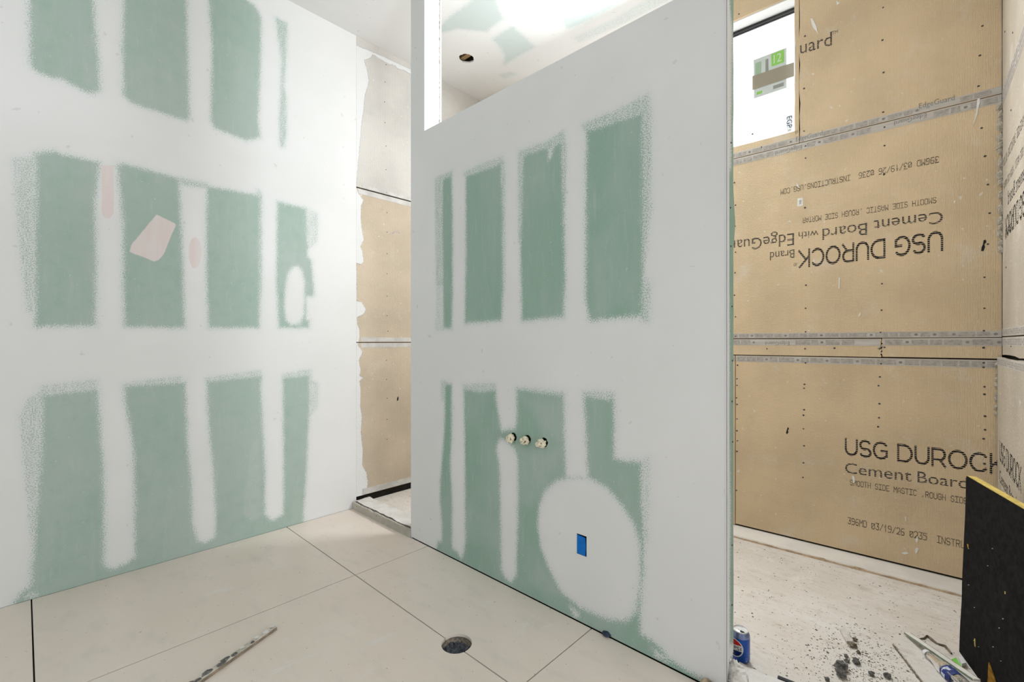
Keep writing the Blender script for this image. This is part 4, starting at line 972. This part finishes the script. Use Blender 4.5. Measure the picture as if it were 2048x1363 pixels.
# capped pipe stubs in the partition
M_WRAP = plain('cream_masking_wrap', (.80, .73, .56), .7, .12, 40, bump=.4)
M_PIPE = plain('brown_pipe', (.20, .12, .06), .6, .3, 30)
names = ['leftmost', 'middle', 'rightmost']
for k, (x, z) in enumerate(DATA['P_hole']):
    st = empty('pipe_stub', (x - .003, 1.725, z - .004), 0, f'{names[k]} of the three wrapped pipe stubs sticking out of the partition', 'pipe', 'wrapped pipe stubs on the partition')
    me = lathe([(.0001, 0), (.0115, 0), (.0115, .045)], 20)
    link('pipe', me, M_PIPE, st, (0, .013, 0), (PI / 2, 0, 0))
    me = rock(200 + k * 7, .0215 - .001 * (k == 1), 3, 1.0, .42, 1.9)
    zc = sum(v.co.z for v in me.vertices) / len(me.vertices)
    for v in me.vertices: v.co = Vector((v.co.x * 1.1, (v.co.y - .0) * .9, (v.co.z - zc) * 1.02))
    link('tape_wrap', me, M_WRAP, st, (-.003, -.016, -.001), (.3 * k, 0, .5 * k))
    link('tape_wrap', rock(230 + k * 5, .013, 2, 1.0, .5, 2.2), M_WRAP, st, (-.014, -.018, -.014), (0, .6, k))

# taped electrical box
M_BLUE = plain('blue_painters_tape', (.0, .17, .60), .65, .12, 25, spec=.3)
eb = empty('electrical_box', ((bx0 + bx1) / 2, 1.725, bz0), 0, 'blue painter\'s tape covering the electrical box in the round compound patch', 'box')
w2, hB = (bx1 - bx0) / 2, bz1 - bz0
link('box_shell', boxes([(-w2 - .002, .004, -.002, -w2 + .001, .05, hB + .002), (w2 - .001, .004, -.002, w2 + .002, .05, hB + .002), (-w2, .004, -.002, w2, .05, .001), (-w2, .004, hB - .001, w2, .05, hB + .002), (-w2, .013, 0, w2, .0145, hB)]), M_DARKGAP, eb)
link('painters_tape', prism([(-w2 + .002, .004), (w2 - .006, .001), (w2 - .004, hB * .5), (w2 - .007, hB - .008), (-w2 + .001, hB - .004)], -.0012, .001), M_BLUE, eb)
link('painters_tape', prism([(-w2 + .003, .003), (w2 - .004, .002), (w2 - .005, .020), (-w2 + .003, .018)], -.0022, -.0010), M_BLUE, eb)
link('painters_tape', prism([(-w2 + .003, hB - .024), (w2 - .008, hB - .026), (w2 - .007, hB - .010), (-w2 + .002, hB - .005)], -.0022, -.0010), M_BLUE, eb)
sx_, sz_ = DATA['smudge']
M_SMUDGE = plain('blue_black_smudge', (.03, .045, .075), .5, .4, 40)
sm = link('smudge_lump', rock(31, .019, 3, .55, .25), M_SMUDGE, None, (sx_, 1.724, 0), None, 'dark blue smudge shaped as a lump at the foot of the partition beside the tile joint', 'plug')  # lump shape stands for a blue smudge at the partition's foot

# rubble on the shower floor
sizes = ['largest', 'second largest', 'third', 'small', 'tiny', 'small', 'mid-sized', 'tiny', 'small', 'tiny']
labs = ['largest dark mortar lump on the shower floor', 'second largest dark mortar lump, just in front of the largest', 'dark mortar lump right behind the largest one', 'small dark lump between the two rear lumps', 'tiny dark lump rearmost of the lump cluster',
        'small crumbly lump right of the lump cluster', 'dark lump standing apart towards the insulation board', 'small lump at the photo\'s lower edge left of the cluster', 'small brown crumb behind the flat mortar wedge', 'small crumb in front of the flat mortar wedge']
for k, (x, y, r) in enumerate(DATA['chunk']):
    link('mortar_lump', rock(300 + k * 3, r, 3, .8, .55, 1.7), M_ROCK if k < 8 else M_ROCKB, None, (x, y, ZS - .001), (0, 0, k), labs[k], 'rubble', 'dark mortar lumps on the shower floor')
wd = link('mortar_wedge', slab(DATA['wedge'], ZS + .0005, ZS + .010), plain('pale_wedge', (.66, .62, .57), .9, .15, 30, bump=.5), None, None, None, 'flat pale mortar wedge with a brown broken end on the shower floor', 'rubble')
ww = DATA['wedge']
link('broken_end', rock(350, .014, 2, .7, .5, 2, 1.2), M_ROCKB, wd, ((ww[3][0] + ww[4][0]) / 2, (ww[3][1] + ww[4][1]) / 2, ZS))
pk_ = link('floor_plank', slab(DATA['plank'], ZS + .0005, ZS + .009), M_PAN, None, None, None, 'loose flat board offcut on the shower floor left of the gypsum strip', 'board')
pl = DATA['plank']; n_ = 30; rng = random.Random(6)
ed = [(pl[0][0] + (pl[3][0] - pl[0][0]) * k / n_, pl[0][1] + (pl[3][1] - pl[0][1]) * k / n_) for k in range(n_ + 1)]
link('rough_edge', mesh([(x - .0045 + rng.uniform(-.002, .002), y - .001, ZS + .0006) for x, y in ed] + [(x + .001 + rng.uniform(-.001, .003), y, ZS + .0096) for x, y in ed], [(k, k + 1, n_ + 2 + k, n_ + 1 + k) for k in range(n_)]), M_ROCKB, pk_)
# gypsum offcut
(g0x, g0y), (g1x, g1y) = DATA['gyp']; ga = math.atan2(g1y - g0y, g1x - g0x); gl = math.hypot(g1x - g0x, g1y - g0y, .055)
gy = empty('gypsum_strip', (g0x, g0y, ZS), ga, 'narrow white gypsum offcut with green paper edge lying across the bottle', 'offcut')
gy.rotation_euler = (0, -math.asin(.055 / gl), ga)
link('gypsum_core', bevel_box(0, -.012, .006, gl, .010, .0135, .001), plain('gypsum_white', (.80, .78, .73), .9, .08, 30, bump=.4), gy)
link('paper_face', box(.001, -.0135, .0058, gl - .002, -.0118, .0130), plain('green_grey_paper', (.24, .28, .20), .9, .2, 30), gy)
link('paper_face', box(.004, .0098, .0058, gl, .0108, .0142), plain('brown_paper', (.40, .30, .20), .9, .2, 30), gy)
# plastic bottle
(b0x, b0y), (b1x, b1y) = DATA['bottle']; ba = math.atan2(b1y - b0y, b1x - b0x)
m, t, b = nt('clear_bottle_plastic'); g = G(t)
b.inputs['Base Color'].default_value = (.80, .82, .83, 1); b.inputs['Roughness'].default_value = .12; b.inputs['Transmission Weight'].default_value = .85; b.inputs['IOR'].default_value = 1.25
g.bump(b, g.noise(60, 3, .6), .5, .004); M_CLEAR = m
bot = empty('plastic_bottle', (b0x, b0y, ZS), ba, 'crumpled clear plastic bottle with a blue label under the gypsum strip', 'bottle')
def lying(prof, n=28, crush=.0):
    V, Fc = [], []
    for k, (r, u) in enumerate(prof):
        for i in range(n):
            a = 2 * PI * i / n; q = r * (1 + crush * mnoise.noise(Vector((u * 45, math.cos(a) * 1.6, math.sin(a) * 1.6))))
            V.append((u, q * math.cos(a), .0255 + q * math.sin(a) * .92))
    for k in range(len(prof) - 1):
        for i in range(n): j = (i + 1) % n; Fc.append((k * n + i, (k + 1) * n + i, (k + 1) * n + j, k * n + j))
    return mesh(V, Fc, True)
link('bottle_shell', lying([(.0105, .0), (.0110, .018), (.0125, .030), (.0185, .052), (.0235, .075), (.0245, .095), (.0235, .10), (.0245, .105), (.0235, .15), (.0245, .19), (.0225, .205), (.002, .207)], crush=.35), M_CLEAR, bot)
link('bottle_label', lying([(.0258, .092), (.0262, .095), (.0262, .135), (.0258, .138)], crush=.12), plain('bottle_label_blue', (.035, .055, .22), .5, .25, 60), bot)
link('label_band', lying([(.0266, .100), (.0268, .106), (.0268, .112), (.0266, .118)], crush=.12), plain('bottle_label_pale', (.55, .60, .70), .5, .3, 120), bot)
link('bottle_cap', lying([(.002, -.014), (.0130, -.013), (.0133, .0), (.0130, .001)]), M_WHITE, bot)
# small scraps
sp = DATA['scrap']
link('plastic_scrap', slab(sp, ZS + .003, ZS + .006), plain('lime_green_plastic', (.22, .60, .10), .5, .15, 30), None, None, None, 'lime green plastic scrap beside the gypsum strip', 'scrap')
link('plaster_flake', slab(DATA['scrap2'], ZS + .0065, ZS + .018), M_SPLASH, None, None, None, 'white plaster flake resting on the lime green scrap', 'flake')
tw = DATA['twig']; V, Fc = [], []
for k, (x, y) in enumerate(tw):
    r = .004 + .002 * (k % 2)
    for i in range(6): a = 2 * PI * i / 6; V.append((x + r * math.cos(a) * .7, y + r * math.cos(a) * .7, ZS + .004 + r * .8 * math.sin(a)))
for k in range(len(tw) - 1):
    for i in range(6): j = (i + 1) % 6; Fc.append((k * 6 + i, k * 6 + j, k * 6 + 6 + j, k * 6 + 6 + i))
link('bent_wire', mesh(V, Fc, True), plain('dirty_brown_wire', (.20, .16, .11), .9, .5, 60), None, None, None, 'crooked brown torn strip lying behind the gypsum offcut', 'wire')
(q0x, q0y), (q1x, q1y) = DATA['bar']; qa = math.atan2(q1y - q0y, q1x - q0x)
link('metal_bar', bevel_box(0, -.010, 0, math.hypot(q1x - q0x, q1y - q0y) + .02, .004, .006, .001), plain('dark_slate_metal', (.035, .042, .05), .5, .3, 40), None, (q0x, q0y, ZS), (0, 0, qa), 'dark slate-grey flat bar lying on the shower floor behind the broken curb', 'bar')

# crumbs and grit on the shower floor: too many to count
rng = random.Random(21); V, Fc = [], []
def crumb(x, y, r, z=ZS):
    b = len(V); a = rng.uniform(0, 6.28); e = rng.uniform(.6, 1.6)
    for k in range(4):
        t = a + k * PI / 2 + rng.uniform(-.3, .3); V.append((x + r * e * math.cos(t), y + r * math.sin(t), z))
    V.append((x + rng.uniform(-.3, .3) * r, y + rng.uniform(-.3, .3) * r, z + r * rng.uniform(.5, 1.1)))
    Fc.extend([(b + k, b + (k + 1) % 4, b + 4) for k in range(4)])
for k in range(1500):
    x = rng.gauss(-.22, .10); y = rng.gauss(2.18, .16)
    if y > 1.9 and -.55 < x < .1: crumb(x, y, abs(rng.gauss(0, .0016)) + .0006)
for k in range(420):
    x = rng.uniform(-.95, .12); y = rng.uniform(1.9, 3.05); crumb(x, y, abs(rng.gauss(0, .0018)) + .0006)
for k in range(60):
    x = rng.uniform(-3.2, -2.55); y = rng.uniform(1.92, 2.6); crumb(x, y, abs(rng.gauss(0, .002)) + .0008)
for k in range(260):
    x = rng.uniform(-.55, .05); crumb(x, 1.868 + rng.gauss(0, .006), abs(rng.gauss(0, .002)) + .001, ZS + .012)
link('grit', mesh(V, Fc), M_ROCKB, label='brown grit and crumbs scattered over the shower floor', cat='grit', kind='stuff')
rng = random.Random(22); V, Fc = [], []
for k in range(500):
    x = rng.gauss(-.20, .13); y = rng.gauss(2.2, .2)
    if y > 1.92 and -.55 < x < .12: crumb(x, y, abs(rng.gauss(0, .0016)) + .0006)
link('plaster_dust', mesh(V, Fc), M_SPLASH, label='white plaster crumbs scattered among the grit on the shower floor', cat='dust', kind='stuff')
